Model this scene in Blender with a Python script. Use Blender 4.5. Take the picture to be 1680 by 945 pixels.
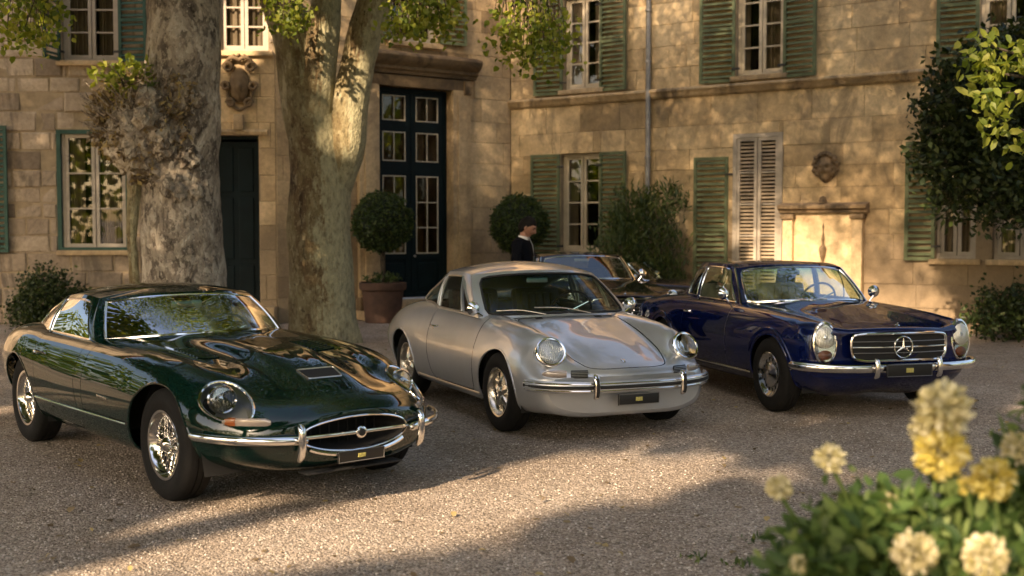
import bpy, bmesh, math, random
import numpy as np
from mathutils import Vector, Matrix
from mathutils.bvhtree import BVHTree
from mathutils import noise as mnoise

for _o in list(bpy.data.objects):
    bpy.data.objects.remove(_o, do_unlink=True)
SC = bpy.context.scene
COL = SC.collection
R = math.radians

# ---------------------------------------------------------------- camera
CAM_H, CAM_PITCH, CAM_F = 1.578, 0.049, 1900.0      # focal length in pixels of a 1680 px wide frame
cam = bpy.data.cameras.new('camera')
cam.sensor_width = 36.0
cam.lens = 36.0 * CAM_F / 1680.0
cam.clip_start = 0.05
cam.clip_end = 3000
cam.dof.use_dof = True
cam.dof.focus_distance = 8.4
cam.dof.aperture_fstop = 2.0
cam_o = bpy.data.objects.new('camera', cam)
cam_o.location = (0, 0, CAM_H)
cam_o.rotation_euler = (math.pi / 2 - CAM_PITCH, 0, 0)
COL.objects.link(cam_o)
SC.camera = cam_o

# ---------------------------------------------------------------- sky and sun
SUN_TRAVEL = Vector((0.45, 0.85, -0.52)).normalized()     # from behind the viewer's left shoulder
SUN_EL = math.asin(-SUN_TRAVEL.z)
SUN_AZ = math.atan2(-SUN_TRAVEL.x, -SUN_TRAVEL.y)           # compass angle of the sun, from +Y towards +X
w = bpy.data.worlds.new('World')
SC.world = w
w.use_nodes = True
nt = w.node_tree
nt.nodes.clear()
sky = nt.nodes.new('ShaderNodeTexSky')
sky.sky_type = 'NISHITA'
sky.sun_disc = False
sky.sun_elevation = SUN_EL
sky.sun_rotation = SUN_AZ
sky.air_density = 1.0
sky.dust_density = 3.0
sky.ozone_density = 0.6
bg = nt.nodes.new('ShaderNodeBackground')
bg.inputs['Strength'].default_value = 0.15
wo = nt.nodes.new('ShaderNodeOutputWorld')
nt.links.new(sky.outputs[0], bg.inputs[0])
nt.links.new(bg.outputs[0], wo.inputs[0])
sun = bpy.data.lights.new('sun', 'SUN')
sun.energy = 4.8
sun.angle = R(0.9)
sun.color = (1.0, 0.80, 0.58)
sun_o = bpy.data.objects.new('sun', sun)
sun_o.rotation_euler = SUN_TRAVEL.to_track_quat('-Z', 'Y').to_euler()
sun_o.location = (-20, -15, 25)
COL.objects.link(sun_o)
vs = SC.view_settings
vs.view_transform = 'Standard'
vs.look = 'None'
vs.gamma = 1.0
vs.use_curve_mapping = False
vs.exposure = 1.46
vs.use_white_balance = True
vs.white_balance_temperature = 7200
vs.white_balance_tint = 13
SC.cycles.use_denoising = True
SC.cycles.max_bounces = 10
SC.cycles.transparent_max_bounces = 24
SC.cycles.caustics_reflective = False
SC.cycles.caustics_refractive = False
# ================================================================ helpers
def new_mat(name):
    m = bpy.data.materials.new(name)
    m.use_nodes = True
    n = m.node_tree
    for x in list(n.nodes):
        n.nodes.remove(x)
    out = n.nodes.new('ShaderNodeOutputMaterial')
    return m, n, out

def nd(n, kind, **kw):
    x = n.nodes.new(kind)
    for k, v in kw.items():
        if k in x.inputs:
            x.inputs[k].default_value = v
        else:
            setattr(x, k, v)
    return x

def ramp(n, fac, stops, interp='LINEAR'):
    r = n.nodes.new('ShaderNodeValToRGB')
    r.color_ramp.interpolation = interp
    e = r.color_ramp.elements
    while len(e) < len(stops):
        e.new(0.5)
    for k, (p, c) in enumerate(stops):
        e[k].position = p
        e[k].color = (c[0], c[1], c[2], 1) if not isinstance(c, (int, float)) else (c, c, c, 1)
    n.links.new(fac, r.inputs[0])
    return r.outputs[0]

def mixc(n, fac, a, b, mode='MIX'):
    x = n.nodes.new('ShaderNodeMix')
    x.data_type = 'RGBA'
    x.blend_type = mode
    for sock, v in ((x.inputs[0], fac), (x.inputs[6], a), (x.inputs[7], b)):
        if isinstance(v, (int, float)):
            sock.default_value = v
        elif isinstance(v, tuple):
            sock.default_value = (v[0], v[1], v[2], 1)
        else:
            n.links.new(v, sock)
    return x.outputs[2]

def noise(n, vec, scale, detail=4, rough=0.6, dist=0.0):
    x = nd(n, 'ShaderNodeTexNoise')
    x.inputs['Scale'].default_value = scale
    x.inputs['Detail'].default_value = detail
    x.inputs['Roughness'].default_value = rough
    x.inputs['Distortion'].default_value = dist
    if vec is not None:
        n.links.new(vec, x.inputs['Vector'])
    return x.outputs['Fac']

def bump(n, height, strength, dist, normal=None):
    b = n.nodes.new('ShaderNodeBump')
    b.inputs['Strength'].default_value = strength
    b.inputs['Distance'].default_value = dist
    n.links.new(height, b.inputs['Height'])
    if normal is not None:
        n.links.new(normal, b.inputs['Normal'])
    return b.outputs[0]

def principled(name, col, rough=0.5, metal=0.0, coat=0.0, spec=0.5, var=0.0, vscale=8.0, bmp=0.0, bscale=60.0, coat_rough=0.03, sheen=0.0):
    m, n, out = new_mat(name)
    p = n.nodes.new('ShaderNodeBsdfPrincipled')
    p.inputs['Base Color'].default_value = (*col, 1)
    p.inputs['Roughness'].default_value = rough
    p.inputs['Metallic'].default_value = metal
    p.inputs['Coat Weight'].default_value = coat
    p.inputs['Coat Roughness'].default_value = coat_rough
    p.inputs['Specular IOR Level'].default_value = spec
    p.inputs['Sheen Weight'].default_value = sheen
    tc = n.nodes.new('ShaderNodeTexCoord')
    if var > 0:
        f = noise(n, tc.outputs['Object'], vscale, 5, 0.65)
        lo = tuple(c * (1 - var) for c in col)
        hi = tuple(min(1, c * (1 + var)) for c in col)
        n.links.new(ramp(n, f, [(0.3, lo), (0.7, hi)]), p.inputs['Base Color'])
    if bmp > 0:
        n.links.new(bump(n, noise(n, tc.outputs['Object'], bscale, 4), bmp, 0.01), p.inputs['Normal'])
    n.links.new(p.outputs[0], out.inputs[0])
    return m

def glass_mat(name, tint, refl=1.0, rough=0.0, ior=1.5, band=None, gain=1.0):
    m, n, out = new_mat(name)
    t = n.nodes.new('ShaderNodeBsdfTransparent')
    t.inputs[0].default_value = (*tint, 1)
    if band:
        tc = n.nodes.new('ShaderNodeTexCoord'); sx = n.nodes.new('ShaderNodeSeparateXYZ')
        n.links.new(tc.outputs['Object'], sx.inputs[0])
        mr = n.nodes.new('ShaderNodeMapRange')
        mr.inputs[1].default_value = band[0]; mr.inputs[2].default_value = band[1]
        n.links.new(sx.outputs[2], mr.inputs[0])
        n.links.new(mixc(n, mr.outputs[0], tint, band[2]), t.inputs[0])
    g = n.nodes.new('ShaderNodeBsdfGlossy')
    g.inputs['Roughness'].default_value = rough
    g.inputs['Color'].default_value = (refl, refl, refl, 1)
    fr = n.nodes.new('ShaderNodeFresnel')
    fr.inputs[0].default_value = ior
    mul = n.nodes.new('ShaderNodeMath')
    mul.operation = 'MULTIPLY_ADD'
    mul.use_clamp = True
    mul.inputs[1].default_value = gain
    mul.inputs[2].default_value = 0.02
    n.links.new(fr.outputs[0], mul.inputs[0])
    mx = n.nodes.new('ShaderNodeMixShader')
    n.links.new(mul.outputs[0], mx.inputs[0])
    n.links.new(t.outputs[0], mx.inputs[1])
    n.links.new(g.outputs[0], mx.inputs[2])
    n.links.new(mx.outputs[0], out.inputs[0])
    return m

def obj_from(name, verts, faces, mat, parent=None, smooth=True, sharp=35, normals=None, mats=None, fmat=None):
    me = bpy.data.meshes.new(name)
    me.from_pydata([tuple(v) for v in verts], [], faces)
    if mats:
        for m in mats:
            me.materials.append(m)
        if fmat is not None:
            me.polygons.foreach_set('material_index', fmat)
    elif mat is not None:
        me.materials.append(mat)
    if smooth:
        me.polygons.foreach_set('use_smooth', [True] * len(me.polygons))
        if normals is not None:
            me.normals_split_custom_set_from_vertices([tuple(x) for x in normals])
        elif sharp:
            me.set_sharp_from_angle(angle=R(sharp))
    me.update()
    o = bpy.data.objects.new(name, me)
    COL.objects.link(o)
    if parent is not None:
        o.parent = parent
    return o

def tag(o, label=None, cat=None, group=None, kind=None):
    if label: o['label'] = label
    if cat: o['category'] = cat
    if group: o['group'] = group
    if kind: o['kind'] = kind
    return o

def empty(name, loc=(0, 0, 0), rz=0.0, parent=None):
    o = bpy.data.objects.new(name, None)
    o.empty_display_size = 0.2
    COL.objects.link(o)
    o.location = loc
    o.rotation_euler = (0, 0, rz)
    if parent is not None:
        o.parent = parent
    return o

def copy_tree(o, parent=None):
    c = o.copy()
    COL.objects.link(c)
    c.parent = parent
    for ch in list(o.children):
        copy_tree(ch, c)
    return c

def frame_for(d):
    d = Vector(d).normalized()
    a = Vector((0, 0, 1)) if abs(d.z) < 0.9 else Vector((1, 0, 0))
    u = d.cross(a).normalized()
    return u, d.cross(u).normalized(), d

class MB:
    def __init__(s):
        s.v = []; s.f = []
    def add(s, vs, fs):
        k = len(s.v)
        s.v += [tuple(x) for x in vs]
        s.f += [tuple(i + k for i in f) for f in fs]
        return s
    def box(s, c, d, m=None, taper=None):
        x, y, z = d[0] / 2, d[1] / 2, d[2] / 2
        vs = [(-x, -y, -z), (x, -y, -z), (x, y, -z), (-x, y, -z), (-x, -y, z), (x, -y, z), (x, y, z), (-x, y, z)]
        if taper:
            vs = [(a * (taper if q > 3 else 1), b * (taper if q > 3 else 1), c_) for q, (a, b, c_) in enumerate(vs)]
        c = Vector(c)
        vs = [(m @ Vector(p) if m else Vector(p)) + c for p in vs]
        return s.add(vs, [(0, 3, 2, 1), (4, 5, 6, 7), (0, 1, 5, 4), (1, 2, 6, 5), (2, 3, 7, 6), (3, 0, 4, 7)])
    def bbox(s, c, d, b=0.01, m=None):
        """bevelled box"""
        bm = bmesh.new()
        bmesh.ops.create_cube(bm, size=1.0)
        for v in bm.verts:
            v.co = Vector((v.co.x * d[0], v.co.y * d[1], v.co.z * d[2]))
        bmesh.ops.bevel(bm, geom=list(bm.edges), offset=b, segments=2, affect='EDGES', profile=0.6)
        bm.verts.index_update()
        c = Vector(c)
        vs = [(m @ v.co if m else v.co.copy()) + c for v in bm.verts]
        fs = [tuple(v.index for v in f.verts) for f in bm.faces]
        bm.free()
        return s.add(vs, fs)
    def tube(s, path, r, seg=8, closed=False, caps=True, flat=None):
        P = [Vector(p) for p in path]
        n = len(P)
        rr = r if isinstance(r, (list, tuple)) else [r] * n
        vs = []
        pu = None
        for i in range(n):
            if closed:
                d = P[(i + 1) % n] - P[i - 1]
            else:
                d = P[min(i + 1, n - 1)] - P[max(i - 1, 0)]
            if d.length < 1e-9:
                d = Vector((0, 0, 1))
            d.normalize()
            if pu is None:
                u, v, _ = frame_for(d)
            else:
                u = (pu - d * pu.dot(d))
                if u.length < 1e-6:
                    u, _, _ = frame_for(d)
                u.normalize()
                v = d.cross(u)
            pu = u
            for k in range(seg):
                a = 2 * math.pi * k / seg
                vs.append(P[i] + (u * math.cos(a) + v * math.sin(a)) * rr[i])
        fs = []
        m = n if closed else n - 1
        for i in range(m):
            for k in range(seg):
                a = i * seg + k; b = i * seg + (k + 1) % seg
                c = ((i + 1) % n) * seg
                fs.append((a, b, c + (k + 1) % seg, c + k))
        if caps and not closed:
            fs.append(tuple(range(seg))[::-1])
            fs.append(tuple((n - 1) * seg + k for k in range(seg)))
        return s.add(vs, fs)
    def lathe(s, prof, c=(0, 0, 0), axis=(0, 0, 1), seg=32, sx=1.0, sy=1.0, up=None):
        """prof: list of (radius, height along the axis)"""
        u, v, d = frame_for(axis)
        if up is not None:
            d = Vector(axis).normalized()
            v = Vector(up); v = (v - d * v.dot(d)).normalized()
            u = v.cross(d)
        c = Vector(c)
        vs = []; fs = []
        for r, h in prof:
            for k in range(seg):
                a = 2 * math.pi * k / seg
                vs.append(c + d * h + u * (r * sx * math.cos(a)) + v * (r * sy * math.sin(a)))
        for i in range(len(prof) - 1):
            for k in range(seg):
                fs.append((i * seg + k, i * seg + (k + 1) % seg, (i + 1) * seg + (k + 1) % seg, (i + 1) * seg + k))
        if prof[0][0] > 1e-6:
            fs.append(tuple(range(seg))[::-1])
        if prof[-1][0] > 1e-6:
            fs.append(tuple((len(prof) - 1) * seg + k for k in range(seg)))
        return s.add(vs, fs)
    def build(s, name, mat, parent=None, smooth=True, sharp=35, recalc=True):
        bm = bmesh.new()
        bv = [bm.verts.new(p) for p in s.v]
        for f in s.f:
            if len(set(f)) >= 3:
                try:
                    bm.faces.new([bv[i] for i in dict.fromkeys(f)])
                except ValueError:
                    pass
        if recalc:
            bmesh.ops.recalc_face_normals(bm, faces=bm.faces)
        me = bpy.data.meshes.new(name)
        bm.to_mesh(me)
        bm.free()
        if mat is not None:
            me.materials.append(mat)
        if smooth:
            me.polygons.foreach_set('use_smooth', [True] * len(me.polygons))
            me.set_sharp_from_angle(angle=R(sharp))
        o = bpy.data.objects.new(name, me)
        COL.objects.link(o)
        if parent is not None:
            o.parent = parent
        return o

def hermite(t, P, tq):
    """smooth cubic through P at parameters t, evaluated at tq (vectorised)"""
    t = np.asarray(t, float); P = np.asarray(P, float); tq = np.asarray(tq, float)
    n = len(t)
    h = np.diff(t)
    sh = (n - 1,) + (1,) * (P.ndim - 1)
    d = np.diff(P, axis=0) / h.reshape(sh)
    m = np.empty_like(P)
    m[0] = d[0]; m[-1] = d[-1]
    if n > 2:
        w0 = (h[1:] / (h[1:] + h[:-1])).reshape((n - 2,) + (1,) * (P.ndim - 1))
        m[1:-1] = d[:-1] * w0 + d[1:] * (1 - w0)
    k = np.clip(np.searchsorted(t, tq, side='right') - 1, 0, n - 2)
    x = ((tq - t[k]) / h[k]).reshape((len(tq),) + (1,) * (P.ndim - 1))
    hh = h[k].reshape((len(tq),) + (1,) * (P.ndim - 1))
    return ((2 * x**3 - 3 * x**2 + 1) * P[k] + (x**3 - 2 * x**2 + x) * hh * m[k]
            + (-2 * x**3 + 3 * x**2) * P[k + 1] + (x**3 - x**2) * hh * m[k + 1])

def dense(t, n):
    """about n parameters that contain every knot"""
    t = np.asarray(t, float)
    L = t[-1] - t[0]
    out = []
    for a, b in zip(t[:-1], t[1:]):
        k = max(2, int(round(n * (b - a) / L)))
        out += list(np.linspace(a, b, k, endpoint=False))
    return np.array(out + [t[-1]])

def rounded(pts, r, seg=5):
    """polygon with its corners rounded"""
    out = []
    n = len(pts)
    for i in range(n):
        p = Vector(pts[i]); a = Vector(pts[i - 1]); b = Vector(pts[(i + 1) % n])
        rr = r[i] if isinstance(r, (list, tuple)) else r
        da = (a - p); db = (b - p)
        k = min(rr, da.length * 0.45, db.length * 0.45)
        if k < 1e-6:
            out.append(tuple(p)); continue
        A = p + da.normalized() * k; B = p + db.normalized() * k
        for q in range(seg + 1):
            t = q / seg
            out.append(tuple((1 - t)**2 * A + 2 * t * (1 - t) * p + t * t * B))
    return out

def in_poly(x, y, poly):
    c = False
    n = len(poly)
    j = n - 1
    for i in range(n):
        xi, yi = poly[i][0], poly[i][1]; xj, yj = poly[j][0], poly[j][1]
        if (yi > y) != (yj > y) and x < (xj - xi) * (y - yi) / (yj - yi) + xi:
            c = not c
        j = i
    return c

def inset(poly, d):
    """polygon moved inwards by d"""
    n = len(poly)
    area = sum(poly[i][0] * poly[(i + 1) % n][1] - poly[(i + 1) % n][0] * poly[i][1] for i in range(n))
    sg = 1 if area > 0 else -1
    out = []
    for i in range(n):
        p = Vector(poly[i][:2]); a = Vector(poly[i - 1][:2]); b = Vector(poly[(i + 1) % n][:2])
        e1 = (p - a).normalized(); e2 = (b - p).normalized()
        n1 = Vector((-e1.y, e1.x)) * sg; n2 = Vector((-e2.y, e2.x)) * sg
        m = (n1 + n2)
        if m.length < 1e-6:
            m = n1
        m.normalize()
        out.append(tuple(p + m * d / max(0.4, m.dot(n1))))
    return out

AX = {'xz': (Vector((1, 0, 0)), Vector((0, 0, 1))), 'xy': (Vector((1, 0, 0)), Vector((0, 1, 0))), 'yz': (Vector((0, 1, 0)), Vector((0, 0, 1)))}

def cut(bm, poly, axes, sel, value, lay):
    """cut the faces that sel() accepts along the outline poly (in the plane spanned by axes) and tag those inside"""
    ax, ay = AX[axes] if isinstance(axes, str) else axes
    d = ax.cross(ay)
    n = len(poly)
    pts = [ax * p[0] + ay * p[1] for p in poly]
    for i in range(n):
        a, b = poly[i], poly[(i + 1) % n]
        if abs(a[0] - b[0]) + abs(a[1] - b[1]) < 1e-7:
            continue
        lo = (min(a[0], b[0]) - 1e-4, min(a[1], b[1]) - 1e-4); hi = (max(a[0], b[0]) + 1e-4, max(a[1], b[1]) + 1e-4)
        fs = []
        for f in bm.faces:
            c = f.calc_center_median()
            if abs(c.dot(ax) - (lo[0] + hi[0]) / 2) > (hi[0] - lo[0]) / 2 + 0.16: continue
            if abs(c.dot(ay) - (lo[1] + hi[1]) / 2) > (hi[1] - lo[1]) / 2 + 0.16: continue
            if not sel(c): continue
            us = [v.co.dot(ax) for v in f.verts]; ws = [v.co.dot(ay) for v in f.verts]
            if min(us) > hi[0] or max(us) < lo[0] or min(ws) > hi[1] or max(ws) < lo[1]: continue
            fs.append(f)
        if not fs:
            continue
        geom = list({v for f in fs for v in f.verts}) + list({e for f in fs for e in f.edges}) + fs
        e = pts[(i + 1) % n] - pts[i]
        bmesh.ops.bisect_plane(bm, geom=geom, dist=1e-5, plane_co=pts[i], plane_no=e.cross(d).normalized())
    for f in bm.faces:
        c = f.calc_center_median()
        if sel(c) and in_poly(c.dot(ax), c.dot(ay), poly):
            f[lay] = value

def grid_normals(G):
    du = np.gradient(G, axis=0); dv = np.gradient(G, axis=1)
    n = np.cross(du, dv)
    l = np.linalg.norm(n, axis=2, keepdims=True)
    bad = l[..., 0] < 1e-12
    n = n / np.maximum(l, 1e-12)
    if bad.any():
        for i, j in zip(*np.where(bad)):
            jj = j + 1 if j + 1 < G.shape[1] else j - 1
            n[i, j] = n[i, jj]
    return n

def smooth_path(pts, n=30, closed=False):
    P = [Vector(p) for p in pts]
    if closed:
        P = P + [P[0]]
    t = [0.0]
    for a, b in zip(P[:-1], P[1:]):
        t.append(t[-1] + max(1e-6, (b - a).length))
    q = np.linspace(0, t[-1], n)
    return [Vector(x) for x in hermite(t, [tuple(p) for p in P], q)]

# ================================================================ stone buildings round the courtyard
rng = random.Random(7)

def stone_mat(name, light, dark, stain, seed=0.0, rough_bump=0.35, stain_amt=0.55, low_stain=0.0):
    m, n, out = new_mat(name)
    p = n.nodes.new('ShaderNodeBsdfPrincipled')
    g = n.nodes.new('ShaderNodeNewGeometry')
    oi = n.nodes.new('ShaderNodeObjectInfo')
    pos = n.nodes.new('ShaderNodeVectorMath'); pos.operation = 'ADD'
    n.links.new(g.outputs['Position'], pos.inputs[0]); pos.inputs[1].default_value = (seed, seed, seed)
    P_ = pos.outputs[0]
    base = ramp(n, oi.outputs['Random'], [(0.0, tuple(c * 0.55 for c in dark)), (0.07, tuple(c * 0.8 for c in dark)), (0.13, dark), (0.4, tuple((a + b) / 2 for a, b in zip(light, dark))), (0.75, light), (1.0, tuple(min(1, c * 1.12) for c in light))])
    grain = ramp(n, noise(n, P_, 14.0, 8, 0.7), [(0.3, 0.72), (0.7, 1.12)])
    c = mixc(n, 1.0, base, grain, 'MULTIPLY')
    big = ramp(n, noise(n, P_, 0.55, 6, 0.62, 0.4), [(0.36, (0.62, 0.56, 0.50)), (0.62, (1.12, 1.06, 0.98))])
    c = mixc(n, 0.8, c, big, 'MULTIPLY')
    # weathering: dark lichen patches with their own shapes, stretched downwards
    mp = n.nodes.new('ShaderNodeMapping'); mp.inputs['Scale'].default_value = (1.5, 1.5, 0.75)
    n.links.new(P_, mp.inputs[0])
    st = noise(n, mp.outputs[0], 0.9, 9, 0.72, 0.9)
    sm = ramp(n, st, [(0.51, 0.0), (0.63, stain_amt)])
    c = mixc(n, sm, c, stain)
    if low_stain > 0:
        # splash-back dirt in the first metre above the ground
        sx = n.nodes.new('ShaderNodeSeparateXYZ'); n.links.new(g.outputs['Position'], sx.inputs[0])
        ad = n.nodes.new('ShaderNodeMath'); ad.operation = 'MULTIPLY_ADD'
        n.links.new(noise(n, P_, 1.6, 6, 0.7), ad.inputs[0]); ad.inputs[1].default_value = -2.6
        n.links.new(sx.outputs[2], ad.inputs[2])
        lf = ramp(n, ad.outputs[0], [(0.0, low_stain), (0.75, 0.0)])
        c = mixc(n, lf, c, tuple(x * 1.1 for x in stain))
    fine = ramp(n, noise(n, P_, 55.0, 4, 0.7), [(0.25, 0.75), (0.5, 1.0), (0.8, 1.08)])
    c = mixc(n, 0.7, c, fine, 'MULTIPLY')
    n.links.new(c, p.inputs['Base Color'])
    p.inputs['Roughness'].default_value = 0.92
    p.inputs['Specular IOR Level'].default_value = 0.2
    b1 = bump(n, noise(n, P_, 9.0, 9, 0.75), rough_bump, 0.03)
    b2 = bump(n, noise(n, P_, 60.0, 5, 0.7), 0.4, 0.006, b1)
    n.links.new(b2, p.inputs['Normal'])
    n.links.new(p.outputs[0], out.inputs[0])
    return m

BM_ = {}
BM_['ashlar'] = stone_mat('golden limestone', (0.70, 0.545, 0.335), (0.60, 0.455, 0.27), (0.17, 0.13, 0.09), 0.0, 0.30, 0.55, 0.8)
BM_['ashlar_b'] = stone_mat('warm limestone', (0.68, 0.53, 0.335), (0.60, 0.455, 0.28), (0.17, 0.13, 0.09), 11.0, 0.25, 0.45, 0.6)
BM_['rubble'] = stone_mat('grey weathered limestone', (0.52, 0.44, 0.345), (0.43, 0.355, 0.275), (0.085, 0.07, 0.055), 23.0, 0.9, 0.7, 0.2)
BM_['dressed'] = stone_mat('dressed limestone', (0.64, 0.50, 0.32), (0.57, 0.435, 0.265), (0.16, 0.125, 0.09), 5.0, 0.25, 0.55)
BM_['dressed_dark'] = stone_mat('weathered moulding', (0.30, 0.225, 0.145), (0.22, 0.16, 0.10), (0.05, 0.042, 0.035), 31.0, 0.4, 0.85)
BM_['course'] = stone_mat('weathered string course', (0.46, 0.355, 0.225), (0.40, 0.30, 0.18), (0.10, 0.08, 0.06), 41.0, 0.4, 0.8)
BM_['mortar'] = principled('lime mortar', (0.30, 0.23, 0.145), 0.95, var=0.35, vscale=4.0, bmp=0.4, bscale=30)
BM_['shutter'] = principled('sage green shutter paint', (0.118, 0.142, 0.078), 0.65, spec=0.15, var=0.22, vscale=6.0, bmp=0.08)
BM_['shutter_blue'] = principled('blue green shutter paint', (0.040, 0.085, 0.066), 0.65, spec=0.15, var=0.25, vscale=6.0, bmp=0.08)
BM_['door'] = principled('dark teal door paint', (0.0025, 0.0095, 0.0115), 0.55, spec=0.15, var=0.25, vscale=4.0, bmp=0.05)
BM_['cream'] = principled('cream window paint', (0.50, 0.42, 0.30), 0.5, var=0.12, vscale=7.0)
BM_['muntin'] = principled('pale muntin paint', (0.46, 0.40, 0.30), 0.5, var=0.12, vscale=7.0)
BM_['white'] = principled('grey white window paint', (0.38, 0.325, 0.26), 0.5, var=0.12, vscale=7.0)
BM_['curtain'] = principled('curtain cloth', (0.33, 0.27, 0.205), 0.9, var=0.2, vscale=5.0)
BM_['brown_in'] = principled('brown interior', (0.30, 0.18, 0.095), 0.8, var=0.6, vscale=1.6)
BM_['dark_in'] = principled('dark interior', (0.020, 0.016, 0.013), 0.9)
BM_['pane'] = glass_mat('window glass', (0.78, 0.77, 0.72), 1.0, 0.01, gain=0.8)
BM_['zinc'] = principled('zinc downpipe', (0.30, 0.29, 0.28), 0.45, 0.5, var=0.25, vscale=6)
BM_['roof'] = principled('terracotta roof tile', (0.36, 0.17, 0.09), 0.85, var=0.35, vscale=3.0)
BM_['iron'] = principled('wrought iron', (0.02, 0.018, 0.016), 0.6)

def block_mesh(xa, xb, za, zb, y0, y1, ch):
    """stone with a chamfered front edge; front at y0, back at y1"""
    c = min(ch, (xb - xa) * 0.3, (zb - za) * 0.3)
    v = [(xa + c, y0, za + c), (xb - c, y0, za + c), (xb - c, y0, zb - c), (xa + c, y0, zb - c),
         (xa, y0 + c, za), (xb, y0 + c, za), (xb, y0 + c, zb), (xa, y0 + c, zb),
         (xa, y1, za), (xb, y1, za), (xb, y1, zb), (xa, y1, zb)]
    f = [(0, 1, 2, 3), (4, 5, 1, 0), (5, 6, 2, 1), (6, 7, 3, 2), (7, 4, 0, 3),
         (8, 9, 5, 4), (9, 10, 6, 5), (10, 11, 7, 6), (11, 8, 4, 7), (11, 10, 9, 8)]
    return v, f

def subtract(rects, op):
    out = []
    xa, xb, za, zb = op
    for (a, b, c, d) in rects:
        if b <= xa or a >= xb or d <= za or c >= zb:
            out.append((a, b, c, d)); continue
        if a < xa: out.append((a, xa, c, d))
        if b > xb: out.append((xb, b, c, d))
        m0, m1 = max(a, xa), min(b, xb)
        if c < za: out.append((m0, m1, c, za))
        if d > zb: out.append((m0, m1, zb, d))
    return out

def stone_wall(root, x0, x1, z0, z1, ops, mat, hc=(0.34, 0.40), lb=(0.55, 0.95), joint=0.005, proud=0.003, ch=0.006, back=0.30, rough=False):
    wall = None
    # mortar sheet with the openings left out
    rects = [(x0, x1, z0, z1)]
    for o in ops:
        rects = subtract(rects, o)
    mb = MB()
    for (a, b, c, d) in rects:
        mb.box(((a + b) / 2, back / 2 + 0.012, (c + d) / 2), (b - a, back, d - c))
    wall = mb.build('wall', BM_['mortar'], root, smooth=False)
    z = z0
    row = 0
    while z < z1 - 0.02:
        h = rng.uniform(*hc)
        if z + h > z1 - 0.12: h = z1 - z
        x = x0 - rng.uniform(0, lb[0])
        while x < x1:
            l = rng.uniform(*lb)
            rs = [(max(x, x0), min(x + l, x1), z, z + h)]
            for o in ops:
                rs = subtract(rs, o)
            for (a, b, c, d) in rs:
                if b - a < 0.05 or d - c < 0.04: continue
                j = joint / 2
                pr = rng.uniform(-proud, proud)
                v, f = block_mesh(a + j, b - j, c + j, d - j, pr, back, ch)
                if rough:
                    v = [(p[0] + rng.uniform(-.012, .012), p[1] + (rng.uniform(-.012, .012) if q < 4 else 0), p[2] + rng.uniform(-.012, .012)) if q < 8 else p for q, p in enumerate(v)]
                obj_from('stone', v, f, mat, wall, smooth=False)
            x += l
        z += h
        row += 1
    return wall

def extr(mb, prof, x0, x1, cap=True):
    """profile of (y, z) pulled along x"""
    n = len(prof)
    vs = [(x0, y, z) for y, z in prof] + [(x1, y, z) for y, z in prof]
    fs = [(i, (i + 1) % n, n + (i + 1) % n, n + i) for i in range(n)]
    if cap: fs += [tuple(range(n))[::-1], tuple(range(n, 2 * n))]
    mb.add(vs, fs)
    return mb

def frame_rect(mb, x0, x1, z0, z1, y, w, dpt):
    """rectangular frame of square section butted at the corners"""
    mb.box(((x0 + x1) / 2, y, z0 + w / 2), (x1 - x0, dpt, w))
    mb.box(((x0 + x1) / 2, y, z1 - w / 2), (x1 - x0, dpt, w))
    mb.box((x0 + w / 2, y, (z0 + z1) / 2), (w, dpt, z1 - z0 - 2 * w))
    mb.box((x1 - w / 2, y, (z0 + z1) / 2), (w, dpt, z1 - z0 - 2 * w))

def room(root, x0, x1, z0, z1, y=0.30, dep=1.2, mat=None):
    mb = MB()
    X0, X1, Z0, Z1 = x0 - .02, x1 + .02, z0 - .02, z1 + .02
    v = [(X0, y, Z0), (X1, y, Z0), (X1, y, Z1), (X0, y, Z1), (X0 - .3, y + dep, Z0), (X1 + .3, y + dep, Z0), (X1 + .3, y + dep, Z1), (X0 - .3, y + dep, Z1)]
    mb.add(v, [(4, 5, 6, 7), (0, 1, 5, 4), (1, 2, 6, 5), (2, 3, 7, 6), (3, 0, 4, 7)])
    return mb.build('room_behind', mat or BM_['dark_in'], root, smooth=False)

def curtain(root, x0, x1, z0, z1, y, n=24):
    vs = []; fs = []
    for i in range(n + 1):
        x = x0 + (x1 - x0) * i / n
        dy = 0.03 * math.sin(i * 1.7) + 0.015 * math.sin(i * 0.7)
        vs += [(x, y + dy, z0), (x, y + dy, z1)]
    for i in range(n):
        fs.append((2 * i, 2 * i + 2, 2 * i + 3, 2 * i + 1))
    return MB().add(vs, fs).build('curtain', BM_['curtain'], root)

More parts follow.
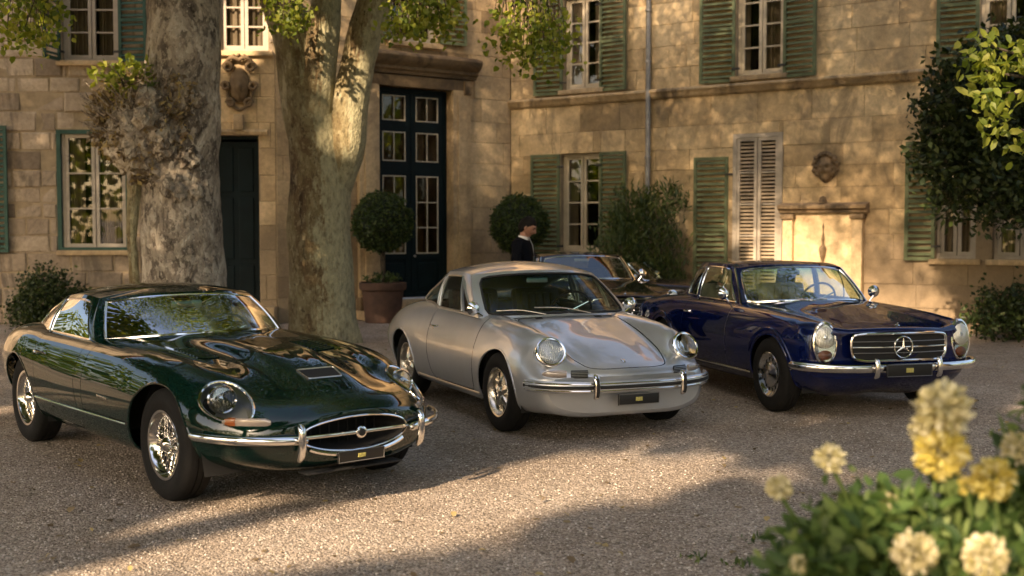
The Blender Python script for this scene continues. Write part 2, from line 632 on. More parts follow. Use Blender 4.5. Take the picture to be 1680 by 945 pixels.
def window(root, x0, x1, z0, z1, mat, rows=4, y=0.16, curt=None, fw=0.05, sill=True, cols=1, blind=False, backmat=None):
    mb = MB()
    frame_rect(mb, x0, x1, z0, z1, y, fw, 0.09)
    o = mb.build('window', mat, root, smooth=False)
    xm = (x0 + x1) / 2
    for (a, b) in ((x0 + fw, xm - .004), (xm + .004, x1 - fw)):
        mb = MB()
        cw = 0.055
        frame_rect(mb, a + .003, b - .003, z0 + fw + .003, z1 - fw - .003, y - .012, cw, 0.05)
        ga, gb, gz0, gz1 = a + cw, b - cw, z0 + fw + cw, z1 - fw - cw
        for k in range(1, rows):
            zz = gz0 + (gz1 - gz0) * k / rows
            mb.box(((ga + gb) / 2, y - .012, zz), (gb - ga, 0.035, 0.026))
        for k in range(1, cols):
            xx = ga + (gb - ga) * k / cols
            for q in range(rows):
                za = gz0 + (gz1 - gz0) * q / rows + .013; zb = gz0 + (gz1 - gz0) * (q + 1) / rows - .013
                mb.box((xx, y - .012, (za + zb) / 2), (0.024, 0.035, zb - za))
        mb.build('casement', mat, o, smooth=False)
        if blind:
            for q in range(rows):
                za = gz0 + (gz1 - gz0) * q / rows + .015; zb = gz0 + (gz1 - gz0) * (q + 1) / rows - .015
                m = int((zb - za) / 0.058)
                mb = MB()
                for t in range(m):
                    zz = za + (zb - za) * (t + .5) / m
                    mb.box(((ga + gb) / 2, y - .004, zz), (gb - ga, 0.007, 0.050), Matrix.Rotation(-0.8, 3, 'X'))
                ob = mb.build('louvre_slats', BM_['louvre'], o, smooth=False)
                tag(ob, kind='stuff')
        else:
            for q in range(rows):
                for k in range(cols):
                    za = gz0 + (gz1 - gz0) * q / rows; zb = gz0 + (gz1 - gz0) * (q + 1) / rows
                    xa = ga + (gb - ga) * k / cols; xb = ga + (gb - ga) * (k + 1) / cols
                    t = rng.uniform(-.004, .004); u = rng.uniform(-.004, .004)
                    v = [(xa, y + .004 - t, za), (xb, y + .004 + u, za), (xb, y + .004 + t, zb), (xa, y + .004 - u, zb)]
                    obj_from('pane', v, [(0, 1, 2, 3)], BM_['pane'], o, smooth=False)
    if curt:
        for (a, b) in curt:
            curtain(o, x0 + (x1 - x0) * a, x0 + (x1 - x0) * b, z0 + .05, z1 - .05, y + .07)
    if sill:
        MB().bbox(((x0 + x1) / 2, 0.10, z0 - .045), (x1 - x0 + .16, 0.36, 0.085), 0.01).build('sill', BM_['dressed'], o, sharp=20)
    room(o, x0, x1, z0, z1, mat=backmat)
    return o

SLATS = {}
def shutter(root, hx, side, z0, z1, wd, mat, ang=8.0, y=-0.03):
    """louvred leaf hinged at local x=hx, opened flat on the wall; side -1 swings out to the left, +1 to the right"""
    h = z1 - z0
    a = R(ang)
    M_ = Matrix.Rotation(-a * side, 4, 'Z')
    o = MB()
    fw, th = 0.055, 0.035
    def bx(c, d): o.box(c, d)
    bx((side * wd / 2, 0, fw / 2), (wd, th, fw))
    bx((side * wd / 2, 0, h - fw / 2), (wd, th, fw))
    bx((side * wd / 2, 0, h * 0.5), (wd - 2 * fw, th * .9, fw))
    bx((side * fw / 2, 0, h / 2), (fw, th, h - 2 * fw))
    bx((side * (wd - fw / 2), 0, h / 2), (fw, th, h - 2 * fw))
    ob = o.build('shutter', mat, root, smooth=False)
    ob.location = (hx, y, z0)
    ob.rotation_euler = (0, 0, -a * side)
    key = (round(wd, 3), mat.name)
    if key not in SLATS:
        t = MB().box((0, 0, 0), (wd - 2 * fw, 0.008, 0.062), Matrix.Rotation(-0.75, 3, 'X')).build('slat', mat, None, smooth=False)
        SLATS[key] = t.data
        bpy.data.objects.remove(t)
    n = int((h - 3 * fw) / 0.088)
    for half in (0, 1):
        za = fw if half == 0 else h / 2 + fw / 2
        zb = h / 2 - fw / 2 if half == 0 else h - fw
        m = n // 2
        for k in range(m):
            s_ = bpy.data.objects.new('slat', SLATS[key])
            COL.objects.link(s_)
            s_.parent = ob
            s_.location = (side * wd / 2, 0, za + (zb - za) * (k + .5) / m)
    for zz in (h * .12, h * .88):
        MB().box((side * -.02, -0.024, zz), (0.14, 0.012, 0.035)).build('hinge', BM_['iron'], ob, smooth=False)
    return ob

BM_['louvre'] = principled('brown louvre', (0.34, 0.265, 0.18), 0.6, var=0.2, vscale=8)

KX, KY = -0.026, 22.6
def wall_root(name, ox, oy, ex):
    return empty(name, (ox, oy, 0), math.atan2(ex[1], ex[0]))

# ---------------------------------------------------------------- right wing (golden ashlar, sage shutters)
EXC = (math.cos(R(34.2)), -math.sin(R(34.2)))
wingC = wall_root('stone_house', KX, KY, EXC)
tag(wingC, 'golden ashlar stone house wing with sage green shutters behind the navy car', 'building')
opsC = [(1.20, 2.00, 4.22, 5.95), (4.66, 5.52, 4.22, 5.95), (8.62, 9.46, 4.22, 5.95),
        (1.14, 2.01, 1.20, 3.03), (4.63, 5.52, 0.30, 3.24), (8.02, 8.62, 1.15, 2.98), (8.86, 9.60, 1.15, 2.40)]
stone_wall(wingC, 0.002, 10.4, 0.0, 3.93, opsC, BM_['ashlar'], (0.34, 0.42), (0.6, 1.1))
stone_wall(wingC, 0.002, 10.4, 4.10, 5.95, opsC, BM_['ashlar'], (0.36, 0.42), (0.7, 1.2))
mb = MB(); extr(mb, [(-.10, 4.075), (-.10, 4.05), (-.075, 4.02), (-.05, 3.96), (-.02, 3.93), (0.3, 3.93), (0.3, 4.10), (-.08, 4.10)], 0.0, 10.4)
mb.build('string_course', BM_['course'], wingC, sharp=20)
mb = MB().box((5.2, .18, 7.1), (10.4, .36, 2.3)); mb.build('upper_wall', BM_['ashlar'], wingC, smooth=False)
mb = MB(); extr(mb, [(-.45, 8.2), (-.45, 8.28), (4.0, 10.0), (4.0, 8.2)], -.3, 10.6); mb.build('roof', BM_['roof'], wingC, smooth=False)
window(wingC, 1.20, 2.00, 4.22, 5.95, BM_['cream'], 4, curt=[(.05, .42), (.7, .95)])
window(wingC, 4.66, 5.52, 4.22, 5.95, BM_['cream'], 4, curt=[(.05, .2), (.55, .95)])
window(wingC, 8.62, 9.46, 4.22, 5.95, BM_['cream'], 4, curt=[(.05, .4)])
window(wingC, 1.14, 2.01, 1.20, 3.03, BM_['cream'], 4, curt=[(.08, .30)])
window(wingC, 4.63, 5.52, 0.30, 3.24, BM_['white'], 5, y=0.03, fw=0.07, blind=True, sill=False)
window(wingC, 8.02, 8.62, 1.15, 2.98, BM_['white'], 3, blind=False, curt=[(.1, .9)])
window(wingC, 8.86, 9.60, 1.15, 2.40, BM_['white'], 3, curt=[(.1, .9)])
for (hx, sd, z0, z1, wd, an) in ((1.20, -1, 4.14, 5.95, .62, 5), (2.00, 1, 4.14, 5.95, .60, 9), (4.66, -1, 4.13, 5.95, .64, 5), (5.52, 1, 4.13, 5.95, .60, 9), (8.62, -1, 4.13, 5.95, .62, 5),
                                 (1.14, -1, 1.06, 3.03, .62, 5), (2.01, 1, 1.06, 3.03, .60, 9), (4.55, -1, 0.34, 2.86, .62, 5), (8.02, -1, 1.12, 2.98, .46, 5)):
    shutter(wingC, hx, sd, z0, z1, wd, BM_['shutter'], an)
mb = MB().tube([(3.02, -.07, .05), (3.02, -.07, 8.1)], .045, 12)
pipe = mb.build('downpipe', BM_['zinc'], wingC)
for z in (1.1, 2.9, 4.6, 5.5):
    MB().lathe([(.052, -.02), (.056, -.012), (.056, .012), (.052, .02)], (3.02, -.07, z), (0, 0, 1), 16).build('pipe_bracket', BM_['zinc'], pipe)

# ---------------------------------------------------------------- middle pavilion with the tall glazed door
EXB = (math.cos(R(35.4)), math.sin(R(35.4)))
wingB = wall_root('stone_house', KX, KY, EXB)
tag(wingB, 'angled stone pavilion with tall dark teal glazed door under a cornice', 'building')
LB = 4.88
opsB = [(-2.92, -1.38, 0.34, 4.15), (-2.64, -1.66, 5.02, 6.0), (-3.34, -0.98, 0.0, 4.80)]
stone_wall(wingB, -LB, -0.002, 0.0, 6.0, opsB[1:], BM_['ashlar_b'], (0.36, 0.44), (0.6, 1.0))
mb = MB().box((-LB / 2, .18, 7.1), (LB, .36, 2.2)); mb.build('upper_wall', BM_['ashlar_b'], wingB, smooth=False)
mb = MB(); extr(mb, [(-.45, 8.2), (-.45, 8.28), (4.0, 10.0), (4.0, 8.2)], -LB - .3, .3); mb.build('roof', BM_['roof'], wingB, smooth=False)
# door surround: pilasters, lintel, cornice
for (a, b) in ((-3.34, -2.93), (-1.37, -0.98)):
    mb = MB().bbox(((a + b) / 2, .10, 2.24), (b - a, .36, 3.94), .012)
    p_ = mb.build('pilaster', BM_['dressed'], wingB, sharp=20)
    sx = -1 if a < -2 else 1
    MB().bbox(((a + b) / 2 + .0, -.095, 2.3), ((b - a) * .5, .03, 3.6), .008).build('pilaster_panel', BM_['dressed'], p_, sharp=20)
    MB().bbox(((a + b) / 2, .07, .20), (b - a + .06, .46, .40), .012).build('pilaster_base', BM_['dressed_dark'], p_, sharp=20)
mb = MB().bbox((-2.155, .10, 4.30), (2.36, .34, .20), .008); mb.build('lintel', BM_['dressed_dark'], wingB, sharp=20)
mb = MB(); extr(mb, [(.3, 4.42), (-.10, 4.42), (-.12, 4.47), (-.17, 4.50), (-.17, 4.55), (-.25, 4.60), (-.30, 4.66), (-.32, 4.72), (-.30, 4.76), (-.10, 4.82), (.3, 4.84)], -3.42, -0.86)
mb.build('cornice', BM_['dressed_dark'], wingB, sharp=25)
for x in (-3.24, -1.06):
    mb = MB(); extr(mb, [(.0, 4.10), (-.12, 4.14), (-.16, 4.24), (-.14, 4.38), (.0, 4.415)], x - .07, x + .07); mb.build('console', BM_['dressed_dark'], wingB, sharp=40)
window(wingB, -2.64, -1.66, 5.02, 6.0, BM_['cream'], 2, sill=True)
shutter(wingB, -1.62, 1, 5.04, 6.0, .55, BM_['shutter'], 6)
shutter(wingB, -2.68, -1, 5.02, 6.0, .45, BM_['shutter'], 6)
# solid masonry behind the inner corner
MB().box((.02, .55, 4.1), (.5, 1.0, 8.2)).build('corner_masonry', BM_['ashlar_b'], wingB, smooth=False)
# the door itself
mb = MB(); frame_rect(mb, -2.925, -1.375, .36, 4.19, .20, .07, .10)
gd = mb.build('glazed_door', BM_['door'], wingB, smooth=False)
for (a, b) in ((-2.85, -2.155), (-2.145, -1.45)):
    rowsz = [(0.40, 1.06, 0), (1.16, 2.60, 3), (2.86, 3.40, 1), (3.60, 4.06, 1)]
    st = .105
    leaf = MB()
    leaf.box((a + st / 2, .19, 2.27), (st, .06, 3.68)); leaf.box((b - st / 2, .19, 2.27), (st, .06, 3.68))
    zz = [(.43, .44)] + [(rowsz[0][1], rowsz[1][0]), (rowsz[1][1], rowsz[2][0]), (rowsz[2][1], rowsz[3][0]), (rowsz[3][1], 4.11)]
    for (c, d) in zz:
        leaf.box(((a + b) / 2, .19, (c + d) / 2), (b - a - 2 * st, .06, d - c))
    lf = leaf.build('door_leaf', BM_['door'], gd, smooth=False)
    mb = MB().bbox(((a + b) / 2, .195, .75), (b - a - 2 * st, .03, .62), .006)
    mb.bbox(((a + b) / 2, .178, .75), (b - a - 2 * st - .12, .03, .48), .012)
    mb.build('door_panel', BM_['door'], gd, smooth=False)
    for (c, d, hm) in rowsz[1:]:
        mb = MB(); frame_rect(mb, a + st, b - st, c, d, .168, .022, .02)
        xm = (a + b) / 2
        mb.box((xm, .168, (c + d) / 2), (.022, .02, d - c - .044))
        zs = [c + .022 + (d - c - .044) * k / hm for k in range(1, hm)] if hm > 1 else []
        for z in zs:
            for (q0, q1) in ((a + st + .022, xm - .011), (xm + .011, b - st - .022)):
                mb.box(((q0 + q1) / 2, .168, z), (q1 - q0, .02, .022))
        mb.build('glazing_bar', BM_['muntin'], gd, smooth=False)
        edges = [c] + zs + [d]
        for z0_, z1_ in zip(edges[:-1], edges[1:]):
            for (q0, q1) in ((a + st, xm), (xm, b - st)):
                t = rng.uniform(-.004, .004); u = rng.uniform(-.004, .004)
                obj_from('pane', [(q0, .20 - t, z0_), (q1, .20 + u, z0_), (q1, .20 + t, z1_), (q0, .20 - u, z1_)], [(0, 1, 2, 3)], BM_['pane'], gd, smooth=False)
MB().lathe([(0, -.05), (.02, -.05), (.022, -.03), (.012, -.015), (.012, 0)], (-2.09, .16, 1.12), (0, 1, 0), 12).build('door_knob', BM_['zinc'], gd)
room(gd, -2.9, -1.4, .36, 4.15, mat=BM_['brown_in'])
for k, (h, dpt) in enumerate(((.17, .95), (.34, .52))):
    MB().bbox((-2.15, -dpt / 2 + .02, h - .085), (2.5 - k * .3, dpt, .168), .015).build('step', BM_['dressed'], wingB, sharp=20)

# ---------------------------------------------------------------- left house (grey rubble wall)
AX_, AY_ = KX - LB * EXB[0], KY - LB * EXB[1]
EXA = (math.cos(R(3)), math.sin(R(3)))
wingA = wall_root('stone_house', AX_, AY_, EXA)
tag(wingA, 'weathered grey stone house with small dark door and blue green shutters behind the trees', 'building')
opsA = [(-3.67, -2.47, 1.24, 3.28), (-6.2, -5.02, 1.24, 3.30), (-3.55, -2.62, 4.44, 5.8), (-1.12, -0.30, 0.30, 3.20), (-0.95, -0.12, 4.60, 5.8), (-1.52, -0.012, 0.0, 4.58)]
stone_wall(wingA, -7.2, -0.012, 0.0, 5.8, [opsA[0], opsA[1], opsA[2], opsA[4], opsA[5]], BM_['rubble'], (0.24, 0.36), (0.35, 0.75), 0.012, 0.012, 0.022, rough=True)
# dressed stones round the small door
stone_wall(wingA, -1.52, -0.012, 0.0, 4.58, [opsA[3]], BM_['ashlar_b'], (0.38, 0.46), (0.5, 0.8), 0.007, 0.004, 0.010)
mb = MB().box((-9.6, .18, 2.9), (4.8, .36, 5.8)); mb.box((-6.0, .18, 7.0), (12.0, .36, 2.4)); mb.build('plain_wall', BM_['rubble'], wingA, smooth=False)
mb = MB(); extr(mb, [(-.45, 8.2), (-.45, 8.28), (4.0, 10.0), (4.0, 8.2)], -12.3, .3); mb.build('roof', BM_['roof'], wingA, smooth=False)
window(wingA, -3.60, -2.50, 1.26, 3.26, BM_['white'], 3, y=0.10, curt=[(.1, .32), (.58, .85)])
mb = MB(); frame_rect(mb, -3.675, -2.465, 1.235, 3.285, .05, .07, .10); mb.build('green_frame', BM_['shutter_blue'], wingA, smooth=False)
window(wingA, -6.2, -5.02, 1.24, 3.30, BM_['white'], 3)
window(wingA, -3.55, -2.62, 4.44, 5.8, BM_['white'], 3, curt=[(.1, .4), (.6, .9)])
window(wingA, -0.95, -0.12, 4.62, 5.8, BM_['white'], 3, curt=[(.1, .9)])
shutter(wingA, -5.02, 1, 1.22, 3.34, .56, BM_['shutter_blue'], 5)
shutter(wingA, -2.60, 1, 4.42, 5.8, .50, BM_['shutter_blue'], 12)
shutter(wingA, -3.57, -1, 4.42, 5.8, .50, BM_['shutter_blue'], 78)
mb = MB(); frame_rect(mb, -1.12, -0.30, .30, 3.20, .16, .06, .08)
sd = mb.build('small_door', BM_['door'], wingA, smooth=False)
MB().box((-.71, .175, 1.72), (.70, .05, 2.76)).build('door_leaf', BM_['door'], sd, smooth=False)
for (z0_, z1_) in ((.45, 1.0), (1.1, 2.15), (2.25, 3.0)):
    for x in (-.88, -.54):
        MB().bbox((x, .145, (z0_ + z1_) / 2), (.25, .03, z1_ - z0_), .012).build('door_panel', BM_['door'], sd, smooth=False)
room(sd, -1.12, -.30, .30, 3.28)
MB().bbox((-.71, -.12, .15), (1.4, .5, .30), .015).build('step', BM_['dressed'], wingA, sharp=20)
mb = MB(); extr(mb, [(.2, 3.205), (-.05, 3.205), (-.07, 3.26), (-.05, 3.30), (.2, 3.30)], -1.3, -.14); mb.build('door_hood', BM_['dressed'], wingA, sharp=20)
# keystone and carved crest above the small door
MB().bbox((-.62, -.03, 3.42), (.16, .16, .26), .02).build('keystone', BM_['dressed'], wingA, sharp=20)
mb = MB()
cx, cz = -.60, 4.04
mb.lathe([(.20, 0), (.205, .04), (.17, .075), (.11, .10), (0, .11)], (cx, 0.0, cz), (0, -1, 0), 24, sx=.85, sy=1.45, up=(0, 0, 1))
for sg in (1, -1):
    for (px, pz, rr) in ((.19, .30, .085), (.23, -.02, .07), (.15, -.30, .07)):
        sp = [(cx + sg * (px + rr * (1 - k / 34) * math.cos(.5 * k)), -.05 - .03 * math.sin(k * .2), cz + pz + rr * (1 - k / 34) * math.sin(.5 * k)) for k in range(30)]
        mb.tube(sp, [.032 - .0006 * k for k in range(30)], 7)
    mb.tube(smooth_path([(cx, -.08, cz + .42), (cx + sg * .10, -.10, cz + .46), (cx + sg * .20, -.06, cz + .40), (cx + sg * .26, -.03, cz + .28)], 12), .035, 8)
    mb.tube(smooth_path([(cx, -.06, cz - .42), (cx + sg * .08, -.07, cz - .38), (cx + sg * .17, -.05, cz - .26), (cx + sg * .21, -.03, cz - .08)], 12), .03, 8)
for k in range(5):
    a = math.pi * (k + 0.5) / 5
    mb.lathe([(.0, .06), (.028, .04), (.034, 0)], (cx + .15 * math.cos(a), -.06, cz + .44 + .06 * math.sin(a)), (0, -1, 0), 10)
mb.lathe([(.0, .04), (.05, .025), (.07, 0)], (cx, -.10, cz - .02), (0, -1, 0), 14, sx=.8, sy=1.5, up=(0, 0, 1))
mb.build('carved_crest', BM_['dressed_dark'], wingA, sharp=60)

# ---------------------------------------------------------------- wall fountain and stone mask on the right wing
fr = empty('wall_fountain', (KX + EXC[0] * 6.25 - EXC[1] * -0.0, KY + EXC[1] * 6.25, 0), math.atan2(EXC[1], EXC[0]))
tag(fr, 'shallow stone wall fountain niche with pilasters and urn relief behind the navy car', 'fountain')
MB().bbox((0, -.03, 1.05), (1.0, .045, 1.75), .005).build('back_panel', BM_['dressed'], fr, sharp=20)
for sg in (1, -1):
    p_ = MB().bbox((sg * .58, -.08, 1.0), (.17, .15, 1.72), .01).build('pilaster', BM_['dressed'], fr, sharp=20)
    MB().bbox((sg * .58, -.10, 1.82), (.22, .20, .08), .01).build('capital', BM_['dressed_dark'], p_, sharp=20)
    MB().bbox((sg * .58, -.10, .14), (.23, .22, .28), .01).build('plinth', BM_['dressed_dark'], p_, sharp=20)
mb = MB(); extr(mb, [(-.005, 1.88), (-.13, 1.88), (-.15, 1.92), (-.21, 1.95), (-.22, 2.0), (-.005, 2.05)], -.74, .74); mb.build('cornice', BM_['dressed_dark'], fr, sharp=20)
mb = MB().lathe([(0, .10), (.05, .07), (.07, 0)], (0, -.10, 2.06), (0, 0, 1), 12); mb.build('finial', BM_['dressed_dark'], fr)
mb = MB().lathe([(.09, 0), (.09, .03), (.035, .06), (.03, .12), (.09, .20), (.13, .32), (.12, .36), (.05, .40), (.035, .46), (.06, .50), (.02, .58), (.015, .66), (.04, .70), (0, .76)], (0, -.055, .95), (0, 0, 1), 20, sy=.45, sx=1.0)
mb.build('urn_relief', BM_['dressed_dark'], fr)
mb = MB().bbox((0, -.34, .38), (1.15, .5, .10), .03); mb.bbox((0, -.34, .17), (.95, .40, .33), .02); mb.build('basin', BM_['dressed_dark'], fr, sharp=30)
# mask
mk = empty('stone_mask', (KX + EXC[0] * 6.27, KY + EXC[1] * 6.27, 2.60), math.atan2(EXC[1], EXC[0]))
tag(mk, 'small dark carved stone face mask on the wall above the fountain', 'sculpture')
bmk = bmesh.new(); bmesh.ops.create_uvsphere(bmk, u_segments=32, v_segments=24, radius=1.0)
for v in bmk.verts:
    p = v.co.copy()
    x, y, z = p.x * .155, p.y * .13, p.z * .225
    if z < 0: x *= 1 - .45 * (-p.z) ** 1.5
    if y < 0:
        nose = math.exp(-(x / .025) ** 2) * math.exp(-((z + .01) / .05) ** 2) * .055
        brow = math.exp(-((z - .065) / .028) ** 2) * .028 * math.exp(-(x / .1) ** 2)
        eye = -math.exp(-((abs(x) - .055) / .026) ** 2) * math.exp(-((z - .025) / .022) ** 2) * .035
        mouth = -math.exp(-(x / .05) ** 2) * math.exp(-((z + .095) / .018) ** 2) * .035
        lip = math.exp(-(x / .045) ** 2) * (math.exp(-((z + .072) / .014) ** 2) + math.exp(-((z + .12) / .014) ** 2)) * .012
        cheek = math.exp(-((abs(x) - .07) / .04) ** 2) * math.exp(-((z + .04) / .04) ** 2) * .015
        chin = math.exp(-(x / .04) ** 2) * math.exp(-((z + .165) / .03) ** 2) * .02
        y -= nose + brow + eye + mouth + lip + cheek + chin
    v.co = (x, y - .02, z)
me = bpy.data.meshes.new('face'); bmk.to_mesh(me); bmk.free()
me.materials.append(BM_['dressed_dark'])
me.polygons.foreach_set('use_smooth', [True] * len(me.polygons))
fo = bpy.data.objects.new('face', me); COL.objects.link(fo); fo.parent = mk
mb = MB()
for k in range(26):
    a = math.pi * (k / 25) * 1.5 - math.pi * .25
    r0 = .155 + .02 * (k % 3)
    mb.lathe([(0, .05), (.032, .035), (.042, 0)], (r0 * math.cos(a), -.05 - .02 * (k % 2), .05 + .19 * math.sin(a)), (math.cos(a) * .5, -1, math.sin(a) * .5), 8)
mb.build('curled_hair', BM_['dressed_dark'], mk)
mb = MB().lathe([(.20, -.02), (.18, .03), (.12, .045)], (0, 0, 0), (0, -1, 0), 24, sx=.8, sy=1.2, up=(0, 0, 1)); mb.build('mask_back', BM_['dressed_dark'], mk)
# ================================================================ ground, trees, plants

nr = np.random.default_rng(11)

def gravel_mat():
    m, n, out = new_mat('pale gravel')
    p = n.nodes.new('ShaderNodeBsdfPrincipled')
    g = n.nodes.new('ShaderNodeNewGeometry')
    P_ = g.outputs['Position']
    v = n.nodes.new('ShaderNodeTexVoronoi'); v.inputs['Scale'].default_value = 74.0
    n.links.new(P_, v.inputs['Vector'])
    v2 = n.nodes.new('ShaderNodeTexVoronoi'); v2.inputs['Scale'].default_value = 190.0
    n.links.new(P_, v2.inputs['Vector'])
    sx = n.nodes.new('ShaderNodeSeparateColor'); n.links.new(v.outputs['Color'], sx.inputs[0])
    c = ramp(n, sx.outputs[0], [(0.0, (0.14, 0.115, 0.09)), (0.25, (0.30, 0.255, 0.21)), (0.6, (0.40, 0.345, 0.29)), (0.88, (0.49, 0.43, 0.37)), (1.0, (0.58, 0.53, 0.48))])
    sh = ramp(n, v.outputs['Distance'], [(0.0, 1.1), (0.45, 0.95), (0.8, 0.5)])
    c = mixc(n, 0.7, c, sh, 'MULTIPLY')
    big = ramp(n, noise(n, P_, 0.7, 6, 0.62, 0.5), [(0.33, (0.74, 0.68, 0.62)), (0.66, (1.08, 1.05, 1.02))])
    c = mixc(n, 1.0, c, big, 'MULTIPLY')
    mid = ramp(n, noise(n, P_, 6.0, 5, 0.7), [(0.3, 0.84), (0.7, 1.10)])
    c = mixc(n, 1.0, c, mid, 'MULTIPLY')
    # trodden brown earth showing through here and there
    e = ramp(n, noise(n, P_, 1.3, 7, 0.7, 0.8), [(0.56, 0.0), (0.72, 0.55)])
    c = mixc(n, e, c, (0.30, 0.22, 0.155))
    n.links.new(c, p.inputs['Base Color'])
    p.inputs['Roughness'].default_value = 0.9
    p.inputs['Specular IOR Level'].default_value = 0.25
    b0 = bump(n, noise(n, P_, 3.0, 4, 0.6), 0.35, 0.06)
    inv = n.nodes.new('ShaderNodeMath'); inv.operation = 'SUBTRACT'; inv.inputs[0].default_value = 1.0
    n.links.new(v.outputs['Distance'], inv.inputs[1])
    b1 = bump(n, inv.outputs[0], 0.9, 0.010, b0)
    b2 = bump(n, v2.outputs['Distance'], 0.4, -0.004, b1)
    n.links.new(b2, p.inputs['Normal'])
    n.links.new(p.outputs[0], out.inputs[0])
    return m
GRAVEL = gravel_mat()
# ground: a fine, gently uneven grid in the courtyard inside a sheet that reaches the horizon
def build_ground():
    xs = np.concatenate([[-900, -200, -60], np.linspace(-20, 16, 120), [60, 200, 900]])
    ys = np.concatenate([[-900, -200, -60], np.linspace(-14, 26, 130), [60, 200, 900]])
    vs = []
    for y in ys:
        for x in xs:
            z = 0.0
            if -16 < x < 12 and -10 < y < 24:
                z = 0.007 * mnoise.noise(Vector((x * .5, y * .5, 0))) + 0.004 * mnoise.noise(Vector((x * 1.7, y * 1.7, 3)))
            vs.append((x, y, z))
    nx = len(xs)
    fs = [(j * nx + i, j * nx + i + 1, (j + 1) * nx + i + 1, (j + 1) * nx + i) for j in range(len(ys) - 1) for i in range(nx - 1)]
    o = obj_from('ground', vs, fs, GRAVEL, None, sharp=0)
    tag(o, kind='structure')
build_ground()

def build_pebbles(n=42000):
    m, nn, out = new_mat('pebble')
    p = nn.nodes.new('ShaderNodeBsdfPrincipled')
    g = nn.nodes.new('ShaderNodeNewGeometry')
    c = ramp(nn, g.outputs['Random Per Island'], [(0, (0.17, 0.14, 0.11)), (0.3, (0.30, 0.25, 0.205)), (0.7, (0.40, 0.345, 0.29)), (1, (0.60, 0.55, 0.49))])
    nn.links.new(c, p.inputs['Base Color']); p.inputs['Roughness'].default_value = 0.85
    nn.links.new(p.outputs[0], out.inputs[0])
    d = 4.6 + 7.5 * nr.random(n) ** 1.6
    x = (nr.random(n) - .5) * 2 * (0.5 * d)
    s = 0.003 + 0.006 * nr.random(n) ** 2.4
    base = np.array([(1, 0, 0), (-1, 0, 0), (0, 1, 0), (0, -1, 0), (0, 0, .7), (0, 0, -.5)])
    V = base[None] * s[:, None, None] * (0.75 + 0.5 * nr.random((n, 6, 1)))
    a = nr.random(n) * 6.28
    ca, sa = np.cos(a)[:, None], np.sin(a)[:, None]
    X = V[..., 0] * ca - V[..., 1] * sa + x[:, None]; Y = V[..., 0] * sa + V[..., 1] * ca + d[:, None]
    gz = np.array([0.007 * mnoise.noise(Vector((q * .5, w_ * .5, 0))) + 0.004 * mnoise.noise(Vector((q * 1.7, w_ * 1.7, 3))) for q, w_ in zip(x, d)])
    Z = V[..., 2] + (gz + s * .25)[:, None]
    co = np.stack([X, Y, Z], 2).reshape(-1, 3)
    f = np.array([(0, 2, 4), (2, 1, 4), (1, 3, 4), (3, 0, 4), (2, 0, 5), (1, 2, 5), (3, 1, 5), (0, 3, 5)])
    F = (f[None] + (np.arange(n) * 6)[:, None, None]).reshape(-1, 3)
    o = np_mesh('loose_gravel', co, F, m)
    tag(o, 'loose gravel pebbles scattered over the courtyard in front of the cars', 'gravel', kind='stuff')

def np_mesh(name, co, F, mat, parent=None, smooth=False):
    k = F.shape[1]
    me = bpy.data.meshes.new(name)
    me.vertices.add(len(co)); me.vertices.foreach_set('co', np.ascontiguousarray(co, dtype=np.float32).ravel())
    me.loops.add(F.size); me.loops.foreach_set('vertex_index', np.ascontiguousarray(F, dtype=np.int32).ravel())
    me.polygons.add(len(F)); me.polygons.foreach_set('loop_start', np.arange(0, F.size, k, dtype=np.int32))
    me.polygons.foreach_set('loop_total', np.full(len(F), k, dtype=np.int32))
    if smooth: me.polygons.foreach_set('use_smooth', np.ones(len(F), dtype=bool))
    me.update(calc_edges=True)
    me.validate()
    if mat: me.materials.append(mat)
    o = bpy.data.objects.new(name, me); COL.objects.link(o)
    if parent is not None: o.parent = parent
    return o
build_pebbles()

def leaf_mat(name, cols, trans=0.45, rough=0.5, tcol=None):
    m, n, out = new_mat(name)
    g = n.nodes.new('ShaderNodeNewGeometry')
    k = len(cols)
    c = ramp(n, g.outputs['Random Per Island'], [(i / (k - 1), cc) for i, cc in enumerate(cols)])
    p = n.nodes.new('ShaderNodeBsdfPrincipled')
    n.links.new(c, p.inputs['Base Color'])
    p.inputs['Roughness'].default_value = rough
    p.inputs['Specular IOR Level'].default_value = 0.35
    t = n.nodes.new('ShaderNodeBsdfTranslucent')
    tc = mixc(n, 1.0, c, tcol or (1.5, 1.5, 0.55), 'MULTIPLY')
    n.links.new(tc, t.inputs[0])
    mx = n.nodes.new('ShaderNodeMixShader'); mx.inputs[0].default_value = trans
    n.links.new(p.outputs[0], mx.inputs[1]); n.links.new(t.outputs[0], mx.inputs[2])
    n.links.new(mx.outputs[0], out.inputs[0])
    return m
